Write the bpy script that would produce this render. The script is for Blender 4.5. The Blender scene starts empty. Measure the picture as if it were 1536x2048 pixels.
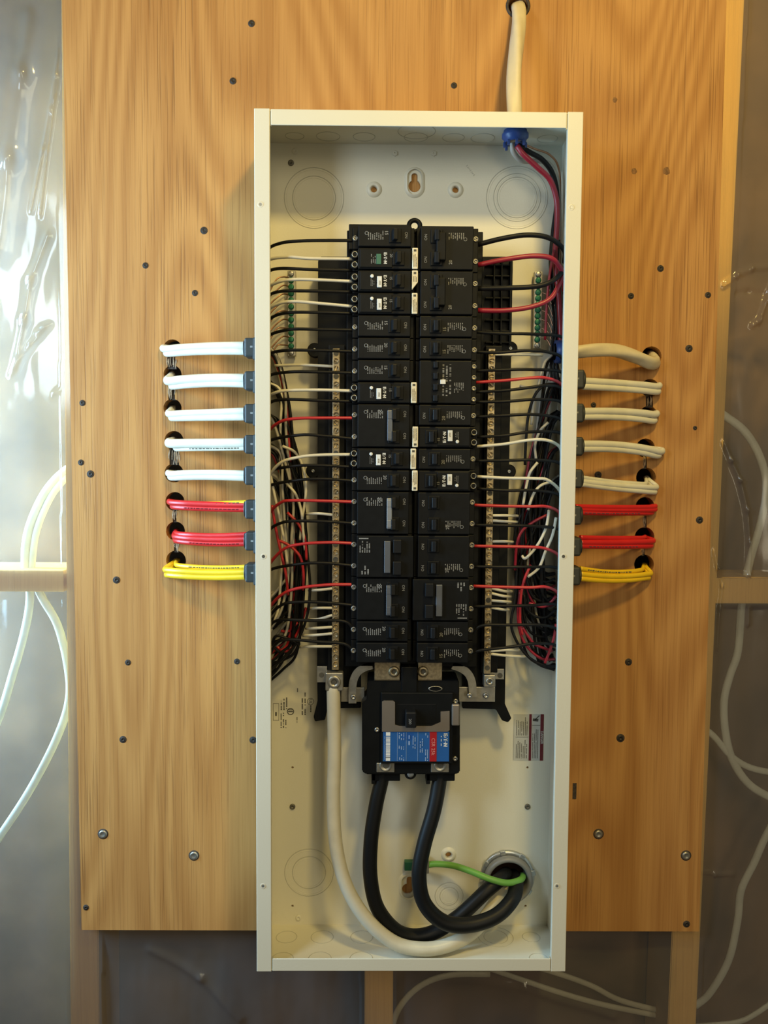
import bpy, bmesh, math, random
from mathutils import Vector, Matrix, Euler, noise
random.seed(7)
S = bpy.context.scene
COL = S.collection

# ------------------------------------------------------------------ camera
CAM = Vector((-0.04642, -1.04616, 0.10879))
ROT = Euler((1.50789, -0.00652, -0.01054), 'XYZ')
FPX = 1658.8
cd = bpy.data.cameras.new('camera')
cam = bpy.data.objects.new('camera', cd); COL.objects.link(cam)
cam.location = CAM; cam.rotation_euler = ROT
cd.sensor_fit = 'HORIZONTAL'; cd.sensor_width = 36.0
cd.lens = 36.0 * FPX / 1536.0
cd.clip_start = 0.01
S.camera = cam
RM = ROT.to_matrix()

def P(px, py, Y):
    """point of the place at depth Y (Y = 0 is the plywood face, minus is towards the room)"""
    d = RM @ Vector(((px - 768) / FPX, (1024 - py) / FPX, -1.0))
    return CAM + d * ((Y - CAM.y) / d.y)

# ------------------------------------------------------------------ light
S.view_settings.view_transform = 'Standard'
S.view_settings.look = 'None'
S.view_settings.gamma = 1.0
S.view_settings.exposure = 0.0
S.view_settings.use_curve_mapping = False
w = bpy.data.worlds.new('room_air'); S.world = w; w.use_nodes = True
w.node_tree.nodes['Background'].inputs[0].default_value = (1.0, 0.9, 0.78, 1)
w.node_tree.nodes['Background'].inputs[1].default_value = 0.045

def area(name, loc, target, sx, sy, power, color):
    l = bpy.data.lights.new(name, 'AREA'); l.shape = 'RECTANGLE'; l.size = sx; l.size_y = sy
    l.energy = power; l.color = color
    o = bpy.data.objects.new(name, l); COL.objects.link(o); o.location = loc
    o.rotation_euler = (Vector(target) - Vector(loc)).to_track_quat('-Z', 'Y').to_euler()
    return o
area('added_cool_light', (-0.98, -0.28, 0.10), (-0.45, 0.0, 0.06), 0.22, 0.62, 13.0, (0.42, 0.72, 1.0))  # added grazing light to brighten and cool the left side; no window built
area('added_cool_light', (-0.80, -0.85, 0.45), (-0.1, 0.0, 0.1), 0.22, 0.45, 5.6, (0.72, 0.87, 1.0))  # added cool light, assumed from the shadow right of the box; no window
area('film_fill_light', (-0.80, 0.065, 0.12), (-0.40, 0.03, 0.08), 0.07, 0.80, 18.0, (0.38, 0.70, 1.0))  # added light behind the film to brighten its left side
area('assumed_lamp_and_fill', (0.27, -0.92, 1.12), (0.16, 0.0, 0.1), 0.12, 0.12, 10.4, (1.0, 0.73, 0.22))  # unseen warm lamp, assumed from the shadow left of the box
area('film_glint_light', (0.68, -1.95, 0.12), (0.3, 0.0, 0.0), 0.22, 1.0, 4.0, (1.0, 0.88, 0.62))  # added light for glints on the film creases and a brighter right rim
area('assumed_lamp_and_fill', (0.20, -2.00, 0.75), (0.0, 0.0, -0.1), 0.7, 0.7, 7.0, (1.0, 0.84, 0.50))  # added soft front fill for the lower parts, not a second assumed lamp

# ------------------------------------------------------------------ materials
def new_mat(name):
    m = bpy.data.materials.new(name); m.use_nodes = True
    return m, m.node_tree.nodes, m.node_tree.links, m.node_tree.nodes['Principled BSDF']

def mat(name, col, rough=0.5, metal=0.0, spec=0.5, var=0.06, scale=60.0, bump=0.0, bscale=300.0, coat=0.0):
    m, N, L, b = new_mat(name)
    tc = N.new('ShaderNodeTexCoord')
    nz = N.new('ShaderNodeTexNoise'); nz.inputs['Scale'].default_value = scale; nz.inputs['Detail'].default_value = 4
    L.new(tc.outputs['Object'], nz.inputs['Vector'])
    cr = N.new('ShaderNodeValToRGB')
    cr.color_ramp.elements[0].position = 0.3; cr.color_ramp.elements[1].position = 0.7
    cr.color_ramp.elements[0].color = tuple(c * (1 - var) for c in col) + (1,)
    cr.color_ramp.elements[1].color = tuple(min(1, c * (1 + var)) for c in col) + (1,)
    L.new(nz.outputs['Fac'], cr.inputs['Fac']); L.new(cr.outputs['Color'], b.inputs['Base Color'])
    b.inputs['Roughness'].default_value = rough; b.inputs['Metallic'].default_value = metal
    b.inputs['Specular IOR Level'].default_value = spec
    b.inputs['Coat Weight'].default_value = coat
    if bump:
        n2 = N.new('ShaderNodeTexNoise'); n2.inputs['Scale'].default_value = bscale
        L.new(tc.outputs['Object'], n2.inputs['Vector'])
        bp = N.new('ShaderNodeBump'); bp.inputs['Strength'].default_value = bump; bp.inputs['Distance'].default_value = 0.0006
        L.new(n2.outputs['Fac'], bp.inputs['Height']); L.new(bp.outputs['Normal'], b.inputs['Normal'])
    return m

def wood(name, light, dark, pore, band=150.0, pore_amt=0.55, bump=0.5, knots=True):
    m, N, L, b = new_mat(name)
    tc = N.new('ShaderNodeTexCoord')
    def mp(sx, sy, sz):
        q = N.new('ShaderNodeMapping'); q.inputs['Scale'].default_value = (sx, sy, sz)
        L.new(tc.outputs['Object'], q.inputs['Vector']); return q
    # broad cathedral figure
    nd = N.new('ShaderNodeTexNoise'); nd.inputs['Scale'].default_value = 1.0; nd.inputs['Detail'].default_value = 1.2
    L.new(mp(4.6, 1, 0.85).outputs[0], nd.inputs['Vector'])
    mul = N.new('ShaderNodeMath'); mul.operation = 'MULTIPLY'; mul.inputs[1].default_value = band
    L.new(nd.outputs['Fac'], mul.inputs[0])
    fr0 = N.new('ShaderNodeMath'); fr0.operation = 'SINE'; L.new(mul.outputs[0], fr0.inputs[0])
    fr = N.new('ShaderNodeMath'); fr.operation = 'MULTIPLY_ADD'; fr.inputs[1].default_value = 0.5; fr.inputs[2].default_value = 0.5; L.new(fr0.outputs[0], fr.inputs[0])
    fine = N.new('ShaderNodeTexNoise'); fine.inputs['Scale'].default_value = 1.0; fine.inputs['Detail'].default_value = 6.0; fine.inputs['Roughness'].default_value = 0.65
    L.new(mp(170, 1, 3.0).outputs[0], fine.inputs['Vector'])
    add = N.new('ShaderNodeMath'); add.operation = 'MULTIPLY_ADD'; add.inputs[1].default_value = 0.30
    L.new(fr.outputs[0], add.inputs[0]); 
    f2 = N.new('ShaderNodeMath'); f2.operation = 'MULTIPLY'; f2.inputs[1].default_value = 0.75
    L.new(fine.outputs['Fac'], f2.inputs[0]); L.new(f2.outputs[0], add.inputs[2])
    cr = N.new('ShaderNodeValToRGB'); e = cr.color_ramp.elements
    e[0].position = 0.25; e[0].color = light + (1,); e[1].position = 0.85; e[1].color = dark + (1,)
    L.new(add.outputs[0], cr.inputs['Fac'])
    # pores: short dark strokes along the grain
    po = N.new('ShaderNodeTexNoise'); po.inputs['Scale'].default_value = 1.0; po.inputs['Detail'].default_value = 3.0
    L.new(mp(520, 1, 8).outputs[0], po.inputs['Vector'])
    zone = N.new('ShaderNodeTexNoise'); zone.inputs['Scale'].default_value = 1.0
    L.new(mp(9, 1, 1.3).outputs[0], zone.inputs['Vector'])
    zr = N.new('ShaderNodeMapRange'); zr.inputs[1].default_value = 0.35; zr.inputs[2].default_value = 0.65
    L.new(zone.outputs['Fac'], zr.inputs[0])
    pr = N.new('ShaderNodeMapRange'); pr.inputs[1].default_value = 0.52; pr.inputs[2].default_value = 0.68
    L.new(po.outputs['Fac'], pr.inputs[0])
    pm = N.new('ShaderNodeMath'); pm.operation = 'MULTIPLY'; L.new(pr.outputs[0], pm.inputs[0]); L.new(zr.outputs[0], pm.inputs[1])
    pf = N.new('ShaderNodeMath'); pf.operation = 'MULTIPLY'; pf.inputs[1].default_value = pore_amt; L.new(pm.outputs[0], pf.inputs[0])
    mx = N.new('ShaderNodeMix'); mx.data_type = 'RGBA'
    L.new(pf.outputs[0], mx.inputs['Factor']); L.new(cr.outputs['Color'], mx.inputs['A']); mx.inputs['B'].default_value = pore + (1,)
    L.new(mx.outputs['Result'], b.inputs['Base Color'])
    b.inputs['Roughness'].default_value = 0.62; b.inputs['Specular IOR Level'].default_value = 0.3
    bp = N.new('ShaderNodeBump'); bp.inputs['Strength'].default_value = bump; bp.inputs['Distance'].default_value = 0.0005; bp.invert = True
    L.new(pm.outputs[0], bp.inputs['Height']); L.new(bp.outputs['Normal'], b.inputs['Normal'])
    return m

M = {}
M['ply'] = wood('fir_plywood', (0.54, 0.283, 0.088), (0.36, 0.160, 0.041), (0.13, 0.050, 0.014))
M['stud'] = wood('spruce_lumber', (0.82, 0.53, 0.17), (0.70, 0.43, 0.13), (0.35, 0.2, 0.09), band=25, pore_amt=0.3)
M['paint'] = mat('cream_enamel', (0.71, 0.68, 0.555), 0.40, var=0.02, scale=8, bump=0.12, bscale=500)
M['groove'] = mat('groove_shade_enamel', (0.48, 0.46, 0.37), 0.5, var=0.05)  # darker copy of the enamel: shade of grooves and seams put into the colour
M['black'] = mat('black_moulded_plastic', (0.006, 0.0066, 0.007), 0.45, spec=0.14, var=0.15)
M['black2'] = mat('black_breaker_case', (0.0065, 0.007, 0.0075), 0.45, spec=0.14, var=0.15, scale=90)
M['handle'] = mat('black_toggle_plastic', (0.009, 0.0095, 0.0105), 0.4, spec=0.2)
M['tie'] = mat('dull_grey_tie_metal', (0.12, 0.13, 0.15), 0.4, metal=0.5)
M['print'] = mat('pale_grey_print', (0.24, 0.24, 0.235), 0.6, var=0.3, scale=900)
M['whiteprint'] = mat('white_print', (0.75, 0.75, 0.72), 0.5)
M['tag'] = mat('cream_tag', (0.75, 0.68, 0.5), 0.5)
M['ink_shade'] = mat('dark_ink_and_hole_shade', (0.07, 0.065, 0.05), 0.6)  # print ink; also the dark that stands for shade inside holes and recesses
M['tin'] = mat('tin_plated_metal', (0.42, 0.40, 0.34), 0.42, metal=0.85, var=0.12, scale=200)
M['brass'] = mat('tarnished_bar_metal', (0.42, 0.34, 0.21), 0.42, metal=0.8, var=0.3, scale=300)
M['screw'] = mat('zinc_screw', (0.42, 0.41, 0.38), 0.36, metal=0.9, var=0.1)
M['dullscrew'] = mat('dull_terminal_screw', (0.30, 0.29, 0.26), 0.45, metal=0.85, var=0.3, scale=400)
M['oldscrew'] = mat('dark_panel_screw', (0.16, 0.15, 0.12), 0.5, metal=0.6)
M['darkscrew'] = mat('blackened_screw', (0.035, 0.028, 0.022), 0.5, metal=0.3)
M['zinc'] = mat('zinc_fitting', (0.5, 0.52, 0.52), 0.34, metal=0.8, var=0.12, scale=150)
M['green'] = mat('green_screw', (0.02, 0.16, 0.09), 0.4, metal=0.4)
M['bracket'] = mat('brushed_steel_plate', (0.30, 0.26, 0.22), 0.42, metal=0.7, var=0.08, scale=20)
M['w_black'] = mat('black_wire_insulation', (0.009, 0.009, 0.0095), 0.42, spec=0.2)
M['w_red'] = mat('red_wire_insulation', (0.50, 0.028, 0.035), 0.35)
M['w_dred'] = mat('deep_red_wire_insulation', (0.30, 0.014, 0.03), 0.35)
M['w_white'] = mat('white_wire_insulation', (0.72, 0.68, 0.54), 0.4)
M['w_grey'] = mat('greyish_white_insulation', (0.42, 0.40, 0.35), 0.5)  # greyer, darker tone than the white insulation
M['copper'] = mat('bare_copper', (0.45, 0.24, 0.14), 0.35, metal=0.8)
M['c_white'] = mat('white_cable_jacket', (0.72, 0.70, 0.58), 0.42, bump=0.15, bscale=120)
M['c_cream'] = mat('cream_cable_jacket', (0.66, 0.58, 0.40), 0.5, bump=0.3, bscale=90)
M['c_red'] = mat('red_cable_jacket', (0.62, 0.022, 0.022), 0.3, bump=0.1, bscale=90)
M['c_yel'] = mat('yellow_cable_jacket', (0.85, 0.56, 0.02), 0.3, bump=0.1, bscale=90)
M['c_green'] = mat('green_insulation', (0.14, 0.36, 0.06), 0.4)
M['thickwhite'] = mat('pale_feeder_insulation', (0.62, 0.58, 0.45), 0.38)
M['thickblack'] = mat('black_feeder_insulation', (0.007, 0.0075, 0.008), 0.45, spec=0.25, bump=0.15, bscale=70)
M['conn'] = mat('dark_grey_connector', (0.03, 0.035, 0.035), 0.5)
M['blue'] = mat('blue_bushing_plastic', (0.03, 0.07, 0.24), 0.4)
M['label_blue'] = mat('blue_label', (0.018, 0.10, 0.32), 0.35)
M['label_red'] = mat('red_label', (0.36, 0.01, 0.015), 0.4)
M['darkred'] = mat('dark_red_label', (0.13, 0.006, 0.012), 0.4)
M['label_white'] = mat('white_label', (0.5, 0.5, 0.45), 0.5)
M['label_print'] = mat('pale_blue_print', (0.30, 0.42, 0.66), 0.5)
M['gled'] = mat('green_sticker', (0.02, 0.13, 0.08), 0.4)
M['char'] = mat('charred_veneer', (0.045, 0.035, 0.028), 0.8, var=0.5, scale=400, bump=0.5)
M['splint'] = mat('pale_splinters', (0.45, 0.32, 0.2), 0.8, var=0.3, scale=400)
M['sheath'] = mat('dark_sheathing', (0.20, 0.115, 0.055), 0.8, var=0.35, scale=9)

def poly_mat():
    m, N, L, b = new_mat('clear_poly_film')
    out = [n for n in N if n.type == 'OUTPUT_MATERIAL'][0]
    tr = N.new('ShaderNodeBsdfTransparent'); tr.inputs[0].default_value = (0.93, 0.94, 0.95, 1)
    df = N.new('ShaderNodeBsdfDiffuse'); df.inputs[0].default_value = (0.82, 0.84, 0.86, 1)
    tl = N.new('ShaderNodeBsdfTranslucent'); tl.inputs[0].default_value = (0.82, 0.84, 0.86, 1)
    gl = N.new('ShaderNodeBsdfGlossy'); gl.inputs['Roughness'].default_value = 0.13
    a = N.new('ShaderNodeMixShader'); a.inputs[0].default_value = 0.5; L.new(df.outputs[0], a.inputs[1]); L.new(tl.outputs[0], a.inputs[2])
    c = N.new('ShaderNodeMixShader'); c.inputs[0].default_value = 0.15; L.new(tr.outputs[0], c.inputs[1]); L.new(a.outputs[0], c.inputs[2])
    lw = N.new('ShaderNodeFresnel'); lw.inputs['IOR'].default_value = 1.5
    d = N.new('ShaderNodeMixShader'); L.new(lw.outputs[0], d.inputs[0]); L.new(c.outputs[0], d.inputs[1]); L.new(gl.outputs[0], d.inputs[2])
    L.new(d.outputs[0], out.inputs['Surface'])
    return m
M['poly'] = poly_mat()

# ------------------------------------------------------------------ mesh helpers
ORG = {}
class MB:
    def __init__(s): s.bm = bmesh.new()
    def _mat(s, faces, smooth):
        for f in faces: f.smooth = smooth
    def add(s, other, mtx=None):
        me = bpy.data.meshes.new('t'); other.to_mesh(me)
        if mtx is not None: me.transform(mtx)
        s.bm.from_mesh(me); bpy.data.meshes.remove(me)
    def box(s, c, size, bevel=0.0, rot=None, seg=2):
        b = bmesh.new(); bmesh.ops.create_cube(b, size=1.0)
        for v in b.verts: v.co = Vector((v.co.x * size[0], v.co.y * size[1], v.co.z * size[2]))
        if bevel: bmesh.ops.bevel(b, geom=list(b.edges), offset=bevel, segments=seg, affect='EDGES', profile=0.5)
        m = Matrix.Translation(Vector(c))
        if rot is not None: m = m @ rot.to_4x4()
        s.add(b, m); b.free(); return s
    def bx(s, x0, x1, y0, y1, z0, z1, bevel=0.0):
        return s.box(((x0 + x1) / 2, (y0 + y1) / 2, (z0 + z1) / 2), (abs(x1 - x0), abs(y1 - y0), abs(z1 - z0)), bevel)
    def lathe(s, prof, c, axis=(0, -1, 0), n=24, smooth=True):
        """prof: list of (radius, distance along axis)"""
        q = Vector(axis).normalized().to_track_quat('Z', 'X').to_matrix()
        rings = []
        for r, h in prof:
            if r < 1e-7: rings.append([s.bm.verts.new(Vector(c) + q @ Vector((0, 0, h)))])
            else: rings.append([s.bm.verts.new(Vector(c) + q @ Vector((r * math.cos(2 * math.pi * i / n), r * math.sin(2 * math.pi * i / n), h))) for i in range(n)])
        for a, b in zip(rings, rings[1:]):
            for i in range(n):
                j = (i + 1) % n
                if len(a) == 1 and len(b) == 1: continue
                if len(a) == 1: f = s.bm.faces.new((a[0], b[i], b[j]))
                elif len(b) == 1: f = s.bm.faces.new((a[i], a[j], b[0]))
                else: f = s.bm.faces.new((a[i], a[j], b[j], b[i]))
                f.smooth = smooth
        return s
    def cyl(s, c, r, h, axis=(0, -1, 0), n=20, bev=0.0, smooth=False):
        b = min(bev, r * .45)
        return s.lathe([(0, 0), (r, 0), (r, h - b), (r - b, h), (0, h)] if b else [(0, 0), (r, 0), (r, h), (0, h)], c, axis, n, smooth)
    def torus(s, c, R_, r, axis=(0, -1, 0), n=40, k=6):
        prof = [(R_ + r * math.cos(2 * math.pi * i / k), r * math.sin(2 * math.pi * i / k)) for i in range(k + 1)]
        return s.lathe(prof, c, axis, n)
    def prism(s, pts, y0, y1, bevel=0.0):
        """pts: (x, z) outline"""
        b = bmesh.new()
        lo = [b.verts.new((x, y0, z)) for x, z in pts]; f = b.faces.new(lo)
        r = bmesh.ops.extrude_face_region(b, geom=[f])
        for v in r['geom']:
            if isinstance(v, bmesh.types.BMVert): v.co.y = y1
        bmesh.ops.recalc_face_normals(b, faces=b.faces)
        if bevel: bmesh.ops.bevel(b, geom=list(b.edges), offset=bevel, segments=2, affect='EDGES')
        s.add(b); b.free(); return s
    def tube(s, pts, r, n=10, flat=1.0, sub=6, ref=None, cap=True):
        pts = [Vector(p) for p in pts]
        P_ = [pts[0] * 2 - pts[1]] + pts + [pts[-1] * 2 - pts[-2]]
        path = []
        for i in range(1, len(P_) - 2):
            p0, p1, p2, p3 = P_[i - 1:i + 3]
            for k in range(sub):
                t = k / sub
                path.append(0.5 * ((2 * p1) + (p2 - p0) * t + (2 * p0 - 5 * p1 + 4 * p2 - p3) * t * t + (-p0 + 3 * p1 - 3 * p2 + p3) * t ** 3))
        path.append(pts[-1])
        rings = []; up = Vector(ref) if ref else Vector((0, -1, 0)); tp = None
        for i, p in enumerate(path):
            t = (path[min(i + 1, len(path) - 1)] - path[max(i - 1, 0)]).normalized()
            if tp is not None: up = tp.rotation_difference(t) @ up
            a = up - t * up.dot(t)
            if a.length < 1e-5: a = t.orthogonal()
            a.normalize(); up = a; b = t.cross(a); tp = t
            rr = r(i / (len(path) - 1)) if callable(r) else r
            rings.append([s.bm.verts.new(p + a * (rr * flat * math.cos(2 * math.pi * k / n)) + b * (rr * math.sin(2 * math.pi * k / n))) for k in range(n)])
        for A, B in zip(rings, rings[1:]):
            for k in range(n):
                f = s.bm.faces.new((A[k], A[(k + 1) % n], B[(k + 1) % n], B[k])); f.smooth = True
        if cap:
            s.bm.faces.new(rings[0]); s.bm.faces.new(list(reversed(rings[-1])))
        return s
    def text(s, string, size, c, down=True, thick=0.00006, bold=0.0):
        """flat lettering facing the room; down: reads from top to bottom, else bottom to top, None: upright"""
        cu = bpy.data.curves.new('t', 'FONT'); cu.body = string; cu.size = size; cu.align_x = 'CENTER'; cu.align_y = 'CENTER'
        cu.extrude = thick; cu.offset = bold; cu.resolution_u = 2
        o = bpy.data.objects.new('t', cu)
        me = bpy.data.meshes.new_from_object(o)
        a = 0 if down is None else (-math.pi / 2 if down else math.pi / 2)
        me.transform(Matrix.Translation(Vector(c)) @ Matrix.Rotation(math.pi / 2, 4, 'X') @ Matrix.Rotation(a, 4, 'Z'))
        s.bm.from_mesh(me); bpy.data.meshes.remove(me); bpy.data.objects.remove(o); bpy.data.curves.remove(cu)
        return s
    def build(s, name, m, parent=None, origin=None, fix=True):
        if fix: bmesh.ops.recalc_face_normals(s.bm, faces=s.bm.faces)
        me = bpy.data.meshes.new(name); 
        if parent is not None: org = ORG[parent.name]
        elif origin is not None: org = Vector(origin)
        else:
            vs = [v.co for v in s.bm.verts]
            org = Vector(((min(v.x for v in vs) + max(v.x for v in vs)) / 2, max(v.y for v in vs), (min(v.z for v in vs) + max(v.z for v in vs)) / 2))
        bmesh.ops.translate(s.bm, verts=s.bm.verts, vec=-org)
        s.bm.to_mesh(me); s.bm.free()
        me.materials.append(m)
        o = bpy.data.objects.new(name, me); COL.objects.link(o)
        if parent is not None: o.parent = parent
        else: o.location = org
        ORG[o.name] = org.copy()
        return o

def tag(o, label=None, cat=None, group=None, kind=None):
    if label: o['label'] = label
    if cat: o['category'] = cat
    if group: o['group'] = group
    if kind: o['kind'] = kind
    return o
def thing(name, loc, label, cat, group=None):
    o = bpy.data.objects.new(name, None); COL.objects.link(o); o.location = loc; o.empty_display_size = 0.01
    ORG[o.name] = Vector(loc); return tag(o, label, cat, group)
def dup(root, loc, rot=0.0, label=None, parent=None):
    c = root.copy(); COL.objects.link(c)
    if parent is not None: c.parent = parent
    else:
        c.location = loc; c.rotation_euler = (0, rot, 0)
        if label: c['label'] = label
    for ch in root.children: dup(ch, None, parent=c)
    return c
def boolean(o, cutters):
    for cb in cutters:
        me = bpy.data.meshes.new('cut'); bmesh.ops.recalc_face_normals(cb.bm, faces=cb.bm.faces); cb.bm.to_mesh(me); cb.bm.free()
        co = bpy.data.objects.new('cut', me); COL.objects.link(co)
        md = o.modifiers.new('b', 'BOOLEAN'); md.operation = 'DIFFERENCE'; md.object = co; md.solver = 'EXACT'; md.use_self = True
        # cutter is in world space, object may be offset: origin kept at zero for these
        dg = bpy.context.evaluated_depsgraph_get(); dg.update()
        nm = bpy.data.meshes.new_from_object(o.evaluated_get(dg))
        o.modifiers.clear(); old = o.data; o.data = nm; bpy.data.meshes.remove(old)
        bpy.data.objects.remove(co); bpy.data.meshes.remove(me)
    return o
def dashes(mb, x0, x1, z0, z1, y, nl, along='z', seed=0, cw=0.62, fill=0.8, t=0.00012):
    """small illegible print: nl lines of strokes running along z (or x)"""
    rg = random.Random(seed)
    a0, a1, b0, b1 = (x0, x1, z0, z1) if along == 'z' else (z0, z1, x0, x1)
    step = (a1 - a0) / nl
    for i in range(nl):
        a = a0 + (i + .5) * step; b = b0; end = b0 + (b1 - b0) * rg.uniform(0.6, 1.0)
        while b < end:
            ln = rg.uniform(0.0004, 0.0015)
            if rg.random() < fill:
                ca, cb = a, b + ln / 2
                if along == 'z': mb.box((ca, y, cb), (step * cw, t, ln))
                else: mb.box((cb, y, ca), (ln, t, step * cw))
            b += ln + 0.00032
    return mb
def logo(mb, cx, cz, y, h, down=True, t=0.00012):
    """E . T . N ; h = letter height; drawn reading downwards, flipped when down is False"""
    def put(u, v, du, dv, rot=0.0):       # u along reading, v up from the baseline
        sg = 1 if down else -1
        mb.box((cx + sg * v, y, cz - sg * u), (dv, t, du), rot=Matrix.Rotation(-rot, 3, 'Y'))
    k = h; s_ = 0.24 * k
    u = -1.55 * k
    put(u, 0, s_, k); [put(u + .3 * k, v, .6 * k, .18 * k) for v in (-.4 * k, 0, .4 * k)]
    put(-.72 * k, -.3 * k, .22 * k, .22 * k); put(-.62 * k, .05 * k, .2 * k, .2 * k)
    put(0, 0, s_, k); put(0, .4 * k, .75 * k, .2 * k)
    put(.62 * k, -.05 * k, .24 * k, .24 * k)
    put(1.02 * k, 0, s_, k); put(1.7 * k, 0, s_, k); put(1.36 * k, 0, .22 * k, 1.05 * k, 0.6)

# ------------------------------------------------------------------ wall framing and film
YS = 0.020                                   # face of the studs
FOOT = []
def stud(pt_top, pt_bot, side, label):
    a = P(pt_top[0], pt_top[1], YS); b = P(pt_bot[0], pt_bot[1], YS)
    d = (b - a).normalized(); a = a - d * 0.15; b = b + d * 0.15
    wd = 0.038 * side
    FOOT.append((min(a.x, b.x, a.x + wd, b.x + wd), max(a.x, b.x, a.x + wd, b.x + wd), -9, 9, a, b, wd))
    mb = MB(); mb.prism([(a.x, a.z), (a.x + wd, a.z), (b.x + wd, b.z), (b.x, b.z)], YS, YS + 0.089, 0.0012)
    return tag(mb.build('wall_stud', M['stud']), label, 'wood stud', 'wall studs behind the plywood')
stud((1489, 0), (1392, 2048), -1, 'pale wood stud showing along the right edge of the plywood')
stud((122, 0), (141, 2048), 1, 'wood stud under the plastic at the left edge of the plywood')
stud((734, 0), (729, 2048), 1, 'middle wood stud showing below the panel box bottom')
def block(x0, x1, y0, y1, label):
    a = P(x0, y0, YS); b = P(x1, y1, YS); FOOT.append((a.x, b.x, b.z, a.z, None, None, 0))
    mb = MB(); mb.bx(a.x, b.x, YS + .0005, YS + 0.085, a.z, b.z, 0.001)
    return tag(mb.build('wood_blocking', M['stud']), label, 'wood blocking', 'horizontal blocking between studs')
block(1431, 1620, 1156, 1208, 'horizontal wood blocking behind plastic on the right of the plywood')
block(-80, 127, 1140, 1184, 'horizontal wood blocking behind plastic on the left of the plywood')
mb = MB(); mb.bx(-1.0, 1.0, 0.115, 0.127, -1.0, 1.1)
tag(mb.build('wall_back', M['sheath']), 'dark brown sheathing seen dimly through the plastic film', 'wall', kind='structure')

# plywood board
tl, tr_, br, bl = P(124, 0, 0), P(1453, 0, 0), P(1398, 1863, 0), P(163, 1860, 0)
def ext(a, b, k): return a + (a - b) * k
tl2, tr2 = ext(tl, bl, .12), ext(tr_, br, .12)
mb = MB(); mb.prism([(tl2.x, tl2.z), (tr2.x, tr2.z), (br.x, br.z), (bl.x, bl.z)], 0.0, 0.018)
plywood = mb.build('plywood_board', M['ply'], origin=(0, 0, 0))
tag(plywood, 'large orange-brown fir plywood backboard that carries the panel box', 'plywood board')
LH = [(345, 697, 18), (345, 749, 18), (345, 816, 18), (348, 881, 19), (348, 946, 19), (350, 1003, 19), (351, 1062, 19), (352, 1121, 20)]
RH = [(1303, 713, 20), (1300, 776, 18), (1297, 830, 18), (1291, 896, 19), (1292, 955, 20), (1290, 1013, 19), (1289, 1074, 20), (1288, 1129, 20)]
TH = [(1036, 11, 20)]
PXM = 1585.0
c1 = MB()
for x, y, r in LH + RH + TH:
    q = P(x, y, 0); c1.cyl((q.x, 0.03, q.z), r / PXM, 0.04, n=22)
hub_c = P(1014, 1752, -0.004)
c1.cyl((hub_c.x, 0.03, hub_c.z), 0.028, 0.04, n=28)
c2 = MB()
CH = [(343, 712, 738, 18), (343, 766, 800, 14), (348, 898, 930, 20), (1299, 790, 815, 15), (349, 1020, 1045, 8), (1290, 912, 938, 8), (1290, 1030, 1056, 7), (352, 1080, 1105, 9), (1287, 1092, 1112, 6)]
for x, y0, y1, w_ in CH:
    a, b = P(x, y0, 0), P(x, y1, 0)
    c2.prism([(a.x - w_ / PXM / 2, a.z), (a.x + w_ / PXM / 2 * .8, a.z), (b.x + w_ / PXM / 2, b.z), (b.x - w_ / PXM / 2 * .9, b.z)], -0.002, 0.003)
boolean(plywood, [c1, c2])
ORG[plywood.name] = Vector((0, 0, 0))
for i, (x, y0, y1, w_) in enumerate(CH):
    a, b = P(x, y0, 0), P(x, y1, 0); rg = random.Random(i + 3)
    mb = MB(); mb.bx(a.x - w_ / PXM / 2, a.x + w_ / PXM / 2, 0.0022, 0.0032, a.z, b.z)
    mb.build('torn_veneer', M['char'], plywood)
    mb = MB()
    for k in range(int(3 + w_ * .5)):
        u = a.x + (rg.random() - .5) * w_ * 1.1 / PXM
        z0 = a.z - rg.random() * .3 * (a.z - b.z); z1 = b.z + rg.random() * .4 * (a.z - b.z)
        mb.tube([(u, .001, z0), (u + rg.uniform(-1, 1) * .0008, -.0003, (z0 + z1) / 2), (u + rg.uniform(-1, 1) * .001, .001, z1)], .0005, n=5, sub=2)
    mb.build('splinter', M['splint'], plywood)
# knots in the veneer
for x, y, rr in [(1333, 342, 9), (1268, 342, 7), (1230, 200, 6)]:
    q = P(x, y, 0); mb = MB()
    b = bmesh.new(); bmesh.ops.create_icosphere(b, subdivisions=3, radius=1)
    for v in b.verts:
        nn = 1 + .35 * noise.noise(v.co * 2.1 + Vector((x, 0, y)))
        v.co = Vector((q.x + v.co.x * rr / PXM * nn, .0006 + v.co.y * .0010, q.z + v.co.z * rr / PXM * nn))
        if v.co.y > .0006: v.co.y = .0006
    mb.add(b); b.free(); mb.build('knot', mat('knot_wood_%d' % x, (0.20, 0.095, 0.03), .7, var=.4, scale=300), plywood)

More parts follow.
